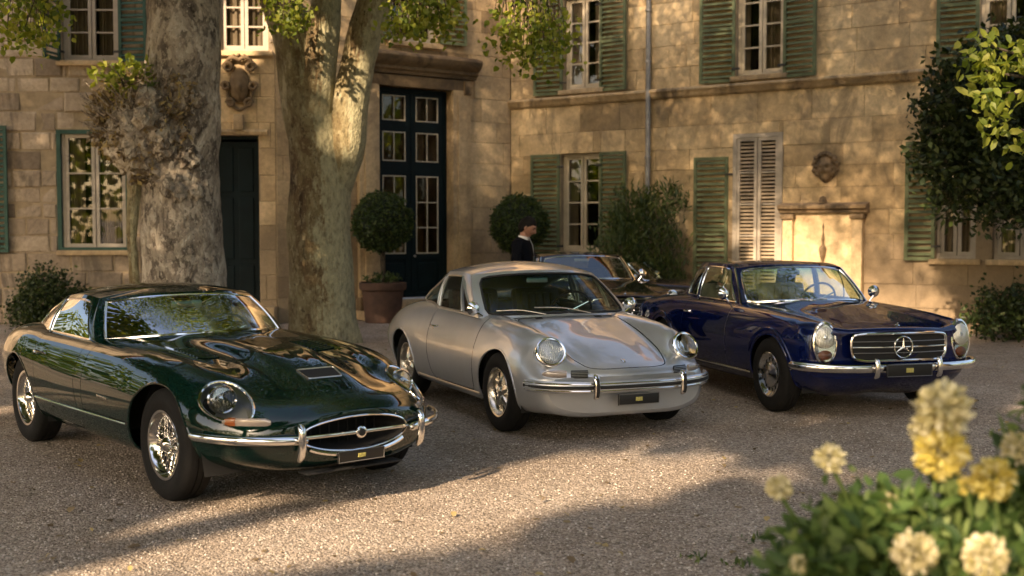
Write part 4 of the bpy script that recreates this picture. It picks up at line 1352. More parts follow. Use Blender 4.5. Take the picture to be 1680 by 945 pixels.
def flower(px, py, d, rad, kind, sq=1.0, n=170):
    n = int(n * 2.2)
    c = pix(px, py, d=d) - O
    u = nr.normal(size=(n, 3)); u /= np.linalg.norm(u, axis=1, keepdims=True)
    C = c + u * rad * np.array([1, 1, sq]) * (.35 + .35 * nr.random((n, 1)))
    q = nr.normal(size=(n, 3)); b = np.cross(u, q); b /= np.linalg.norm(b, axis=1, keepdims=True)
    s = rad * (.38 + .26 * nr.random((n, 1)))
    nn_ = np.cross(b, u)
    V = np.stack([C, C + u * s * .6 + b * s * .22 + nn_ * s * .1, C + u * s * 1.0 + b * s * .16 - nn_ * s * .18, C + u * s * 1.0 - b * s * .16 - nn_ * s * .18, C + u * s * .6 - b * s * .22 + nn_ * s * .1], 1)
    f = np.array([(0, 4, 1), (1, 4, 3), (1, 3, 2)])
    F = (f[None] + (np.arange(n) * 5)[:, None, None]).reshape(-1, 3)
    o = np_mesh('flower', V.reshape(-1, 3), F, PET[kind], fs_)
    g = Vector((c[0] * .5, c[1] + .05, max(.2, c[2] - .5)))
    MB().tube(smooth_path([(g.x * .4, 0, 0), tuple(g), (c[0], c[1], c[2] - rad * .5)], 10), .006, 6).build('flower_stem', LM['shrub'], o)
flower(1547, 672, 2.8, .060, 'pale', 1.0, 220)
flower(1545, 742, 2.78, .056, 'yellow', 1.0, 200)
flower(1525, 702, 2.82, .045, 'pale', 1.0, 120)
flower(1630, 787, 2.75, .046, 'yellow')
flower(1586, 798, 2.76, .022, 'yellow', 1.0, 60)
flower(1500, 908, 2.6, .044, 'cream', 1.0, 200)
flower(1617, 913, 2.6, .045, 'cream', 1.0, 200)
flower(1362, 752, 2.95, .036, 'pale', .9, 130)
flower(1278, 800, 3.0, .032, 'pale', .9, 110)
flower(1672, 735, 2.9, .04, 'cream', .9, 110)
flower(1455, 822, 2.85, .022, 'cream', .9, 60)
flower(1462, 865, 2.8, .024, 'cream', .9, 60)
flower(1310, 925, 2.75, .022, 'pale', .9, 60)

# ---------------------------------------------------------------- fallen leaves and small weeds on the gravel
def litter():
    n = 420
    d = 5.0 + 11.0 * nr.random(n) ** 1.3
    x = (nr.random(n) - .5) * .95 * d
    C = np.stack([x, d, np.full(n, .008)], 1)
    co, F = leaves_geo(C, .05, flat=6.0, aspect=.7, shape=6)
    V = co.reshape(-1, 7, 3); V[:, :, 2] = np.clip(V[:, :, 2], .004, .030)
    tag(np_mesh('fallen_leaves', V.reshape(-1, 3), F, LM['dry']), 'dry plane leaves scattered on the gravel', 'leaves', kind='stuff')
    C = clumps(np.array([pix(px, py, z=0) for px, py in ((1140, 920), (1210, 930), (1235, 890))]), 14, .04)
    C[:, 2] = .0
    co, F = leaves_geo(C, .045, up=(0, 0, .9), aspect=.35)
    tag(np_mesh('weeds', co, F, LM['oleander']), 'small green weeds growing in the gravel near the flowers', 'weeds', kind='stuff')
litter()
# ================================================================ car toolkit (x forward from the front axle, y left, z up)
def sweep_ell(mb, path, a, b, seg=10, up=(0, 0, 1), caps=True):
    """elliptic blade along a path: a across, b along 'up' (numbers or lists)"""
    P = [Vector(p) for p in path]
    n = len(P)
    A = a if isinstance(a, (list, tuple)) else [a] * n
    B = b if isinstance(b, (list, tuple)) else [b] * n
    up = Vector(up)
    vs = []; fs = []
    for i in range(n):
        d = (P[min(i + 1, n - 1)] - P[max(i - 1, 0)]).normalized()
        s_ = d.cross(up).normalized()
        u = s_.cross(d).normalized()
        for k in range(seg):
            t = 2 * math.pi * k / seg
            vs.append(P[i] + s_ * (A[i] * math.cos(t)) + u * (B[i] * math.sin(t)))
    for i in range(n - 1):
        for k in range(seg):
            fs.append((i * seg + k, i * seg + (k + 1) % seg, (i + 1) * seg + (k + 1) % seg, (i + 1) * seg + k))
    if caps:
        fs.append(tuple(range(seg))[::-1]); fs.append(tuple((n - 1) * seg + k for k in range(seg)))
    mb.add(vs, fs)
    return mb

def mir(p):
    return (p[0], -p[1], p[2])

class CarBody:
    def __init__(s, stations, nu=150, nv=84, cap_front=True):
        C = []
        for xs, bow, pts in stations:
            C.append([(xs - bow * (y / 0.8) ** 2, y, z) for (y, z) in pts])
        C = np.array(C)
        U = np.concatenate([[0], np.cumsum(np.maximum(0.02, np.mean(np.linalg.norm(np.diff(C, axis=0), axis=2), axis=1)))])
        V = np.concatenate([[0], np.cumsum(np.mean(np.linalg.norm(np.diff(C, axis=1), axis=2), axis=0))])
        us = dense(U, nu); vs = dense(V, nv)
        G = hermite(U, C, us)
        G = np.swapaxes(hermite(V, np.swapaxes(G, 0, 1), vs), 0, 1)
        G[..., 1] = np.maximum(G[..., 1], 0)
        G[:, 0, 1] = 0; G[:, -1, 1] = 0
        N = grid_normals(G)
        mid = N[len(us) // 2, len(vs) // 2]
        if mid[1] < 0:
            N = -N
        N[:, 0, 1] = 0; N[:, -1, 1] = 0
        bm = bmesh.new()
        s.bm = bm
        ln = bm.verts.layers.float_vector.new('nrm')
        s.lay = bm.faces.layers.int.new('tag')
        vv = []
        for i in range(len(us)):
            row = []
            for j in range(len(vs)):
                v = bm.verts.new(G[i, j]); v[ln] = N[i, j]
                row.append(v)
            vv.append(row)
        for i in range(len(us) - 1):
            for j in range(len(vs) - 1):
                q = [vv[i][j], vv[i][j + 1], vv[i + 1][j + 1], vv[i + 1][j]]
                f = bm.faces.new(q)
                c = f.calc_center_median()
                f.normal_update()
                if f.normal.dot(Vector(N[i, j])) < 0:
                    f.normal_flip()
        s.ln = ln
        s.front = [tuple(G[0, j]) for j in range(len(vs))]
        s.rear = [tuple(G[-1, j]) for j in range(len(vs))]
        for f in bm.faces:
            f[s.lay] = 1
        bm.normal_update()
        s.bvh = BVHTree.FromBMesh(bm)
    def side(s, x, z, off=0.0):
        h = s.bvh.ray_cast(Vector((x, 2, z)), Vector((0, -1, 0)))
        y = h[0].y if h[0] else 0.7
        return Vector((x, y + off, z))
    def top(s, x, y, off=0.0):
        h = s.bvh.ray_cast(Vector((x, y, 3)), Vector((0, 0, -1)))
        z = h[0].z if h[0] else 0.8
        return Vector((x, y, z + off))
    def hit(s, o, d, off=0.0):
        d = Vector(d).normalized()
        h = s.bvh.ray_cast(Vector(o), d)
        return (h[0] - d * off) if h[0] else Vector(o)
    def cut(s, poly, axes, sel, value):
        cut(s.bm, poly, axes, sel, value, s.lay)
    def piece(s, value, side=0):
        """side 0: both halves in one mesh; 1: left (+y); -1: right"""
        fs = [f for f in s.bm.faces if f[s.lay] == value]
        V = []; F = []; N = []
        for sg in ((1, -1) if side == 0 else (side,)):
            ix = {}
            for f in fs:
                q = []
                for v in f.verts:
                    if v not in ix:
                        ix[v] = len(V)
                        V.append((v.co.x, v.co.y * sg, v.co.z))
                        n = Vector(v[s.ln])
                        if n.length < 1e-6: n = Vector((0, 0, 1))
                        n.normalize()
                        N.append((n.x, n.y * sg, n.z))
                    q.append(ix[v])
                F.append(tuple(q) if sg == 1 else tuple(q[::-1]))
        return V, F, N
    def make(s, name, value, mat, parent, side=0):
        V, F, N = s.piece(value, side)
        if not F: return None
        return obj_from(name, V, F, mat, parent, normals=N)

class Greenhouse:
    """cols: (base point, roof-edge point) from the windscreen centre round the left side to the rear centre"""
    def __init__(s, cols, spine, bulge=0.03, crown=2.0, per=12, nw=22, nr=14):
        s.n = len(cols)
        s.B = np.array([c[0] for c in cols]); s.E = np.array([c[1] for c in cols])
        s.t = np.arange(s.n, dtype=float)
        s.sx = np.array([p[0] for p in spine])[::-1]; s.sz = np.array([p[1] for p in spine])[::-1]
        s.bulge = bulge; s.crown = crown; s.per = per; s.nw = nw; s.nr = nr
    def ev(s, S, W):
        S = np.clip(np.asarray(S, float), 0, s.n - 1); W = np.asarray(W, float)
        b = hermite(s.t, s.B, S); e = hermite(s.t, s.E, S)
        b2 = hermite(s.t, s.B, np.clip(S + 0.05, 0, s.n - 1)) - hermite(s.t, s.B, np.clip(S - 0.05, 0, s.n - 1))
        nx, ny = b2[:, 1], -b2[:, 0]
        l = np.maximum(1e-9, np.hypot(nx, ny)); nx, ny = nx / l, ny / l
        k = s.bulge * np.sin(np.pi * np.clip(W, 0, 1))
        P = b * (1 - W)[:, None] + e * W[:, None]
        P[:, 0] += nx * k; P[:, 1] += ny * k
        P[:, 1] = np.where(S <= 1e-6, 0, np.maximum(P[:, 1], 0))
        P[:, 1] = np.where(S >= s.n - 1 - 1e-6, 0, P[:, 1])
        return P
    def nrm(s, S, W):
        e = 0.02
        S0, S1 = np.clip(S - e, 0, s.n - 1), np.clip(S + e, 0, s.n - 1)
        W0, W1 = np.clip(W - e, 0, 1), np.clip(W + e, 0, 1)
        n = np.cross(s.ev(S1, W) - s.ev(S0, W), s.ev(S, W1) - s.ev(S, W0))
        n /= np.maximum(1e-12, np.linalg.norm(n, axis=1, keepdims=True))
        n[:, 1] = np.where((S <= 1e-6) | (S >= s.n - 1 - 1e-6), 0, n[:, 1])
        return n / np.maximum(1e-12, np.linalg.norm(n, axis=1, keepdims=True))
    def pt(s, a, b, off=0.0):
        S = np.array([float(a)]); W = np.array([float(b)])
        return Vector(s.ev(S, W)[0] + s.out * s.nrm(S, W)[0] * off)
    def build(s, windows):
        bm = bmesh.new()
        lay = bm.faces.layers.int.new('tag')
        S = np.linspace(0, s.n - 1, (s.n - 1) * s.per + 1); W = np.linspace(0, 1, s.nw + 1)
        vv = [[bm.verts.new((a, b, 0)) for b in W] for a in S]
        for i in range(len(S) - 1):
            for j in range(len(W) - 1):
                f = bm.faces.new((vv[i][j], vv[i + 1][j], vv[i + 1][j + 1], vv[i][j + 1]))
                f[lay] = 1
        for k, wd in enumerate(windows):
            cut(bm, wd['poly'], 'xy', lambda c: True, 10 + k, lay)
        co = np.array([v.co[:] for v in bm.verts])
        bm.verts.index_update()
        s.P = s.ev(co[:, 0], co[:, 1]); s.N = s.nrm(co[:, 0], co[:, 1])
        k = len(s.P) // 2
        m = int(np.argmax(s.P[:, 1]))
        s.out = 1.0 if s.N[m, 1] > 0 else -1.0
        s.N = s.N * s.out
        s.bm = bm; s.lay = lay
        return s
    def faces(s, value, side=0):
        fs = [f for f in s.bm.faces if f[s.lay] == value]
        V = []; F = []; N = []
        for sg in ((1, -1) if side == 0 else (side,)):
            ix = {}
            for f in fs:
                q = []
                for v in f.verts:
                    i = v.index
                    if i not in ix:
                        ix[i] = len(V)
                        V.append((s.P[i][0], s.P[i][1] * sg, s.P[i][2])); N.append((s.N[i][0], s.N[i][1] * sg, s.N[i][2]))
                    q.append(ix[i])
                F.append(tuple(q) if sg * s.out > 0 else tuple(q[::-1]))
        return V, F, N
    def roof(s):
        S = np.linspace(0, s.n - 1, (s.n - 1) * s.per + 1); r = np.linspace(0, 1, s.nr + 1)
        E = s.ev(S, np.ones_like(S))
        zs = hermite(s.sx, s.sz, np.clip(E[:, 0], s.sx[0], s.sx[-1]))
        G = np.zeros((len(S), len(r), 3))
        for j, q in enumerate(r):
            G[:, j, 0] = E[:, 0]
            G[:, j, 1] = E[:, 1] * (1 - q)
            G[:, j, 2] = E[:, 2] + (zs - E[:, 2]) * (1 - (1 - q) ** s.crown)
        N = grid_normals(G)
        N *= np.where(N[..., 2:3] < 0, -1, 1)
        N[:, -1, 1] = 0
        N[:, -1] /= np.linalg.norm(N[:, -1], axis=1, keepdims=True)
        V = []; F = []; NN = []
        i0, j0 = len(S) // 2, len(r) // 2
        up = np.cross(G[i0, j0 + 1] - G[i0, j0], G[i0 + 1, j0] - G[i0, j0])[2] > 0
        for sg in (1, -1):
            k = len(V)
            for i in range(len(S)):
                for j in range(len(r)):
                    V.append((G[i, j, 0], G[i, j, 1] * sg, G[i, j, 2])); NN.append((N[i, j, 0], N[i, j, 1] * sg, N[i, j, 2]))
            m = len(r)
            for i in range(len(S) - 1):
                for j in range(m - 1):
                    q = (k + i * m + j, k + i * m + j + 1, k + (i + 1) * m + j + 1, k + (i + 1) * m + j)
                    F.append(q if (sg > 0) == up else q[::-1])
        return V, F, NN
    def make(s, windows, root, paint, glass, roof_paint=None):
        V, F, N = s.faces(1)
        obj_from('pillars', V, F, paint, root, normals=N)
        V, F, N = s.roof()
        obj_from('roof', V, F, roof_paint or paint, root, normals=N)
        for k, wd in enumerate(windows):
            for side in ((0,) if wd.get('join') else (1, -1)):
                V, F, N = s.faces(10 + k, side)
                o = obj_from(wd['name'], V, F, wd.get('glass', glass), root, normals=N)
                if wd.get('trim'):
                    pts = []
                    for p0, p1 in zip(wd['poly'], wd['poly'][1:] + wd['poly'][:1]):
                        m_ = max(1, int(abs(p1[0] - p0[0]) / 0.15 + abs(p1[1] - p0[1]) / 0.15))
                        pts += [(p0[0] + (p1[0] - p0[0]) * k_ / m_, p0[1] + (p1[1] - p0[1]) * k_ / m_) for k_ in range(m_)]
                    mb = MB()
                    if wd.get('join'):
                        half = [p for p in pts if p[0] > 1e-6]
                        # rotate so the path runs from bottom centre to top centre
                        a = [s.pt(p[0], p[1], 0.003) for p in half]
                        full = a + [Vector(mir(p)) for p in a[::-1]]
                        mb.tube(full, wd.get('r', 0.01), 6, closed=True)
                    else:
                        a = [s.pt(p[0], p[1], 0.003) for p in pts]
                        if side < 0: a = [Vector(mir(p)) for p in a]
                        mb.tube(a, wd.get('r', 0.008), 6, closed=True)
                    mb.build('window_frame', wd['trim'], o)

def arch_poly(cx, cz, r, zlow=0.02, seg=30, stretch=1.0):
    p = [(cx + r * stretch * math.cos(math.pi * k / seg), cz + r * math.sin(math.pi * k / seg)) for k in range(seg + 1)]
    return p + [(cx - r * stretch, zlow), (cx + r * stretch, zlow)]

def wheel_arch(body, root, cx, cz, r, paint, dark, stretch=1.0, lip=0.008, inner=0.42):
    poly = arch_poly(cx, cz, r, stretch=stretch)
    body.cut(poly, 'xz', lambda c: c.y > inner, 90)
    for sg in (1, -1):
        path = []
        for k in range(41):
            a = math.pi * k / 40
            a = -0.35 + a * (math.pi + 0.7) / math.pi
            x = cx + (r + 0.004) * stretch * math.cos(a); z = cz + (r + 0.004) * math.sin(a)
            if z < 0.20: continue
            p = body.side(x, z, -0.003)
            path.append((p.x, p.y * sg, p.z))
        MB().tube(path, lip, 6).build('wheel_arch_lip', paint, root)
        mb = MB()
        vs = []; fs = []
        for k in range(25):
            a = math.pi * k / 24
            for y in (inner - 0.02, 0.55, 0.66, 0.72):
                rr = r + 0.012 + 0.02
                yy = min(y, body.side(cx + rr * stretch * math.cos(a), max(0.25, cz + rr * math.sin(a))).y - 0.012)
                vs.append((cx + rr * stretch * math.cos(a), yy * sg, cz + rr * math.sin(a) if k not in (0, 24) else 0.2))
        for k in range(24):
            for j in range(3):
                fs.append((k * 4 + j, k * 4 + j + 1, (k + 1) * 4 + j + 1, (k + 1) * 4 + j))
        fs.append(tuple(k * 4 for k in range(25)))
        mb.add(vs, fs)
        mb.build('wheel_well', dark, root)

def tyre_mesh(r, w, rim, seg=56):
    """tyre with its axle along y, outer side at -y"""
    h = w / 2
    prof = [(rim, -h * 0.75), (rim + 0.012, -h * 0.92), (rim + (r - rim) * 0.45, -h * 1.02), (r - 0.022, -h * 0.93), (r - 0.006, -h * 0.76),
            (r, -h * 0.62), (r, -h * 0.24), (r - 0.006, -h * 0.22), (r - 0.006, -h * 0.17), (r, -h * 0.15), (r, h * 0.15), (r - 0.006, h * 0.17), (r - 0.006, h * 0.22), (r, h * 0.24),
            (r, h * 0.62), (r - 0.006, h * 0.76), (r - 0.022, h * 0.93), (rim + (r - rim) * 0.45, h * 1.02), (rim + 0.012, h * 0.92), (rim, h * 0.75)]
    mb = MB()
    u, v, d = frame_for((0, 1, 0))
    vs = []; fs = []
    n = len(prof)
    for k in range(seg):
        a = 2 * math.pi * k / seg
        for (rr, y) in prof:
            vs.append((rr * math.cos(a), y, rr * math.sin(a)))
    for k in range(seg):
        for j in range(n - 1):
            fs.append((k * n + j, k * n + j + 1, ((k + 1) % seg) * n + j + 1, ((k + 1) % seg) * n + j))
    mb.add(vs, fs)
    return mb

def ring(mb, prof, seg=48):
    """(radius, y) profile turned about y"""
    n = len(prof); k0 = len(mb.v)
    for k in range(seg):
        a = 2 * math.pi * k / seg
        for rr, y in prof:
            mb.v.append((rr * math.cos(a), y, rr * math.sin(a)))
    for k in range(seg):
        for j in range(n - 1):
            mb.f.append((k0 + k * n + j, k0 + k * n + j + 1, k0 + ((k + 1) % seg) * n + j + 1, k0 + ((k + 1) % seg) * n + j))
    return mb

def make_wheel(root, kind, r, w, rim, M):
    t = tyre_mesh(r, w, rim).build('wheel', M['rubber'], root, sharp=60)
    h = w / 2
    if kind == 'wire':
        mb = ring(MB(), [(rim + 0.006, -h * 0.86), (rim + 0.004, -h * 0.92), (rim - 0.012, -h * 0.9), (rim - 0.018, -h * 0.6), (rim - 0.04, -h * 0.35), (rim - 0.04, h * 0.5), (rim, h * 0.8)])
        mb.build('rim', M['chrome'], t)
        mb = MB()
        for k in range(36):
            a = 2 * math.pi * k / 36; b = a + (0.32 if k % 2 else -0.32)
            mb.tube([(0.042 * math.cos(b), -h * 0.62, 0.042 * math.sin(b)), ((rim - 0.03) * math.cos(a), -h * 0.45, (rim - 0.03) * math.sin(a))], 0.0026, 4, caps=False)
            b = a + (0.5 if k % 2 else -0.5); a2 = a + 0.09
            mb.tube([(0.05 * math.cos(b), -h * 0.05, 0.05 * math.sin(b)), ((rim - 0.03) * math.cos(a2), -h * 0.42, (rim - 0.03) * math.sin(a2))], 0.0026, 4, caps=False)
        tag(mb.build('wire_spokes', M['chrome'], t), kind='stuff')
        mb = ring(MB(), [(0.0, -h * 0.98), (0.022, -h * 0.97), (0.034, -h * 0.86), (0.046, -h * 0.72), (0.05, -h * 0.5), (0.055, h * 0.3)], 24)
        for sg in (1, -1):
            mb.bbox((0.052 * sg, -h * 0.85, 0), (0.06, 0.016, 0.028), 0.005)
        mb.build('hub', M['chrome'], t)
        ring(MB(), [(rim - 0.04, h * 0.2), (0.0, h * 0.2)]).build('wheel_back', M['black'], t)
    elif kind == 'petal':
        mb = ring(MB(), [(rim + 0.004, -h * 0.86), (rim + 0.002, -h * 0.93), (rim - 0.010, -h * 0.90), (rim - 0.014, -h * 0.55), (rim - 0.03, -h * 0.35), (rim - 0.03, h * 0.6)])
        mb.build('rim', M['alloy'], t)
        for k in range(5):
            a0 = 2 * math.pi * k / 5 + math.pi / 2
            mb = MB()
            prof = [(0.03, 0.035, -h * 0.60), (0.062, 0.040, -h * 0.66), (0.10, 0.036, -h * 0.55), (0.135, 0.046, -h * 0.46), (rim - 0.02, 0.062, -h * 0.42)]
            vs = []; fs = []
            for (rr, hw, y) in prof:
                for (tt, dy) in ((-1, 0.028), (-0.72, 0.0), (0, -0.010), (0.72, 0.0), (1, 0.028)):
                    x0, z0 = rr, hw * tt
                    vs.append((x0 * math.cos(a0) - z0 * math.sin(a0), y + dy, x0 * math.sin(a0) + z0 * math.cos(a0)))
            for i in range(len(prof) - 1):
                for j in range(4):
                    fs.append((i * 5 + j, i * 5 + j + 1, (i + 1) * 5 + j + 1, (i + 1) * 5 + j))
            mb.add(vs, fs)
            mb.build('spoke', M['alloy'], t)
        mb = ring(MB(), [(0.0, -h * 0.80), (0.03, -h * 0.79), (0.042, -h * 0.70), (0.05, -h * 0.5)], 24)
        mb.build('hub_cap', M['alloy'], t)
        ring(MB(), [(rim - 0.03, -h * 0.05), (0.0, -h * 0.05)]).build('wheel_back', M['black'], t)
    else:
        mb = ring(MB(), [(rim + 0.008, -h * 0.80), (rim + 0.008, -h * 0.96), (rim - 0.004, -h * 1.0), (rim - 0.022, -h * 0.86), (rim - 0.038, -h * 0.66), (rim - 0.045, -h * 0.64)])
        mb.build('trim_ring', M['chrome'], t)
        mb = ring(MB(), [(rim - 0.036, -h * 0.64), (0.112, -h * 0.62), (0.10, -h * 0.7)])
        mb.build('rim', M['steel'], t)
        mb = MB()
        for k in range(14):
            a = 2 * math.pi * k / 14
            m_ = Matrix.Rotation(-a, 3, 'Y')
            mb.bbox(m_ @ Vector((rim - 0.055, -h * 0.66, 0)), (0.030, 0.006, 0.016), 0.002, m_)
        tag(mb.build('rim_slots', M['black'], t), kind='stuff')
        mb = ring(MB(), [(0.0, -h * 0.98), (0.035, -h * 0.97), (0.055, -h * 0.93), (0.06, -h * 0.90), (0.085, -h * 0.88), (0.112, -h * 0.76), (0.114, -h * 0.70)], 40)
        mb.build('hubcap', M['chrome'], t)
    return t

def put_wheels(root, kind, r, w, rim, wb, yf, yr, M):
    first = make_wheel(root, kind, r, w, rim, M)
    first.location = (0, -yf, r)
    for (x, y, rz) in ((-wb, -yr, 0), (0, yf, math.pi), (-wb, yr, math.pi)):
        c = copy_tree(first, root)
        c.location = (x, y, r)
        c.rotation_euler = (0, 0.4 + x, rz)

def plate(root, c, wdt, hgt, M, tilt=0.0):
    o = MB().bbox(c, (0.012, wdt, hgt), 0.003, Matrix.Rotation(tilt, 3, 'Y')).build('number_plate', M['black_gloss'], root)
    MB().bbox((c[0] + 0.008, c[1], c[2]), (0.004, wdt * 0.16, hgt * 0.36), 0.0015, Matrix.Rotation(tilt, 3, 'Y')).build('plate_badge', M['olive_patch'], o)
    MB().tube([(c[0] + 0.007, c[1] + sy * wdt * 0.485, c[2] + sz * hgt * 0.46) for sy, sz in ((-1, -1), (1, -1), (1, 1), (-1, 1))], 0.0025, 5, closed=True).build('plate_rim', M['steel'], o)

def seat(root, x, y, z, mat, wdt=0.48, tilt=0.30, hb=0.55):
    mb = MB()
    m = Matrix.Rotation(-tilt, 3, 'Y')
    mb.bbox((x - 0.24, y, z + 0.16 + hb / 2), (0.13, wdt, hb), 0.05, m)
    mb.bbox((x, y, z + 0.1), (0.48, wdt, 0.15), 0.05)
    o = mb.build('seat', mat, root)
    mb = MB()
    for k in range(5):
        yy = y - wdt * 0.32 + k * wdt * 0.16
        mb.bbox(Vector((x - 0.18, yy, z + 0.17 + hb / 2)), (0.05, wdt * 0.13, hb * 0.8), 0.02, m)
    mb.build('seat_cushion', mat, o)
    return o

def steering_wheel(root, x, y, z, M, r=0.2, tilt=0.42):
    ax = Vector((-math.cos(tilt), 0, math.sin(tilt)))
    u, v, d = frame_for(ax)
    c = Vector((x, y, z))
    rim = [c + (u * math.cos(2 * math.pi * k / 36) + v * math.sin(2 * math.pi * k / 36)) * r for k in range(36)]
    o = MB().tube(rim, 0.011, 8, closed=True).build('steering_wheel', M['wood'], root)
    mb = MB()
    for k in range(3):
        a = 2 * math.pi * k / 3 + math.pi / 2
        mb.tube([c, c + (u * math.cos(a) + v * math.sin(a)) * r], 0.008, 6)
    mb.tube([c, c - ax * 0.35], 0.02, 8)
    mb.build('spokes', M['chrome'], o)

def wiper(root, a, b, M, bend=0.02):
    a, b = Vector(a), Vector(b)
    m = (a + b) / 2 + Vector((0, 0, bend))
    mb = MB().tube(smooth_path([a, m, b], 8), 0.0045, 5)
    mb.build('wiper', M['chrome_dull'], root)

def mirror_cut_piece(body, root, name, value, mat, sides=(1, -1)):
    return [body.make(name, value, mat, root, sg) for sg in sides]
CM = {}
CM['rubber'] = principled('tyre rubber', (0.010, 0.0095, 0.009), 0.8, spec=0.2, var=0.25, vscale=30, bmp=0.25, bscale=90)
CM['black'] = principled('matt black', (0.008, 0.008, 0.008), 0.8)
CM['black_gloss'] = principled('black plate', (0.006, 0.006, 0.006), 0.4)
CM['chrome'] = principled('chrome', (0.80, 0.78, 0.75), 0.10, 1.0, bmp=0.02, bscale=40)
CM['chrome_dull'] = principled('satin chrome', (0.62, 0.60, 0.57), 0.28, 1.0)
CM['alloy'] = principled('polished alloy', (0.66, 0.61, 0.53), 0.27, 1.0, var=0.2, vscale=20)
CM['steel'] = principled('painted steel wheel', (0.30, 0.29, 0.28), 0.35, 0.7)
CM['olive_patch'] = principled('olive patch', (0.30, 0.27, 0.08), 0.6, var=0.4, vscale=60)
CM['wood'] = principled('steering wheel rim', (0.03, 0.018, 0.012), 0.35)
CM['leather_dark'] = principled('dark leather', (0.035, 0.026, 0.02), 0.5, var=0.3, vscale=10)
CM['leather_cream'] = principled('cream leather', (0.50, 0.40, 0.28), 0.5, var=0.15, vscale=10)
CM['leather_tan'] = principled('tan leather', (0.26, 0.15, 0.07), 0.5, var=0.2, vscale=10)
CM['carpet'] = principled('car carpet', (0.02, 0.018, 0.016), 0.95)
CM['glass'] = glass_mat('car glass', (0.62, 0.72, 0.66), gain=0.45)
CM['glass_clear'] = glass_mat('lamp glass', (0.93, 0.94, 0.93))
CM['amber'] = principled('amber lens', (0.24, 0.065, 0.015), 0.15, coat=1.0)
CM['lens_white'] = principled('white lens', (0.24, 0.20, 0.17), 0.15, coat=1.0)
def reflector_mat():
    m, n, out = new_mat('fluted lamp reflector')
    p = n.nodes.new('ShaderNodeBsdfPrincipled')
    p.inputs['Base Color'].default_value = (0.85, 0.84, 0.80, 1); p.inputs['Metallic'].default_value = 0.5; p.inputs['Roughness'].default_value = 0.22
    tc = n.nodes.new('ShaderNodeTexCoord')
    wv = n.nodes.new('ShaderNodeTexWave'); wv.bands_direction = 'Y'; wv.inputs['Scale'].default_value = 22.0; wv.inputs['Distortion'].default_value = 0.6
    n.links.new(tc.outputs['Object'], wv.inputs['Vector'])
    b = bump(n, wv.outputs['Fac'], 0.7, 0.006)
    b2 = bump(n, noise(n, tc.outputs['Object'], 30.0, 2), 0.3, 0.01, b)
    n.links.new(b2, p.inputs['Normal'])
    n.links.new(p.outputs[0], out.inputs[0])
    return m
CM['reflector'] = reflector_mat()
CM['lamp_bowl'] = principled('lamp bowl', (0.42, 0.42, 0.40), 0.4, 0.4)
CM['silver_trim'] = principled('anodised trim', (0.55, 0.53, 0.50), 0.3, 0.9)

for _k, _z in (('ws_green', (1.06, 1.15)), ('ws_silver', (1.12, 1.23)), ('ws_navy', (1.12, 1.23))):
    CM[_k] = glass_mat('windscreen glass ' + _k[3:], (0.74, 0.81, 0.75), gain=0.42, band=(_z[0], _z[1], (0.10, 0.42, 0.44)))

CM['ws_dark'] = glass_mat('weak reflection windscreen glass', (0.55, 0.60, 0.52), gain=0.14)  # reflection turned down so the screen reads dark under open sky

def paint(name, col, metal=0.0, rough=0.35, flake=0.0, coat=1.0):
    m, n, out = new_mat(name)
    p = n.nodes.new('ShaderNodeBsdfPrincipled')
    tc = n.nodes.new('ShaderNodeTexCoord')
    f = noise(n, tc.outputs['Object'], 3.0, 4, 0.6)
    lo = tuple(c * 0.94 for c in col); hi = tuple(c * 1.06 for c in col)
    c = ramp(n, f, [(0.3, lo), (0.7, hi)])
    n.links.new(c, p.inputs['Base Color'])
    p.inputs['Metallic'].default_value = metal
    # a thin film of dust: patches of slightly rougher clear coat
    g = noise(n, tc.outputs['Object'], 5.0, 6, 0.7)
    rr = ramp(n, g, [(0.35, rough * 0.85), (0.75, rough * 1.25)])
    n.links.new(rr, p.inputs['Roughness'])
    p.inputs['Specular IOR Level'].default_value = 0.0 if metal < .2 else 0.5
    p.inputs['Coat Weight'].default_value = coat
    cr = ramp(n, g, [(0.4, 0.012), (0.8, 0.035)])
    n.links.new(cr, p.inputs['Coat Roughness'])
    p.inputs['Coat IOR'].default_value = 1.55
    if flake > 0:
        fl = noise(n, tc.outputs['Object'], 900.0, 2, 0.6)
        n.links.new(bump(n, fl, flake, 0.001), p.inputs['Normal'])
    n.links.new(p.outputs[0], out.inputs[0])
    return m
# ================================================================ dark green long-nosed coupe
def ellipse_half(xs, bow, cz, a, b, n=12, pw=1.0):
    return (xs, bow, [(a * math.sin(math.pi * k / (n - 1)) ** pw, cz + b * math.cos(math.pi * k / (n - 1))) for k in range(n)])

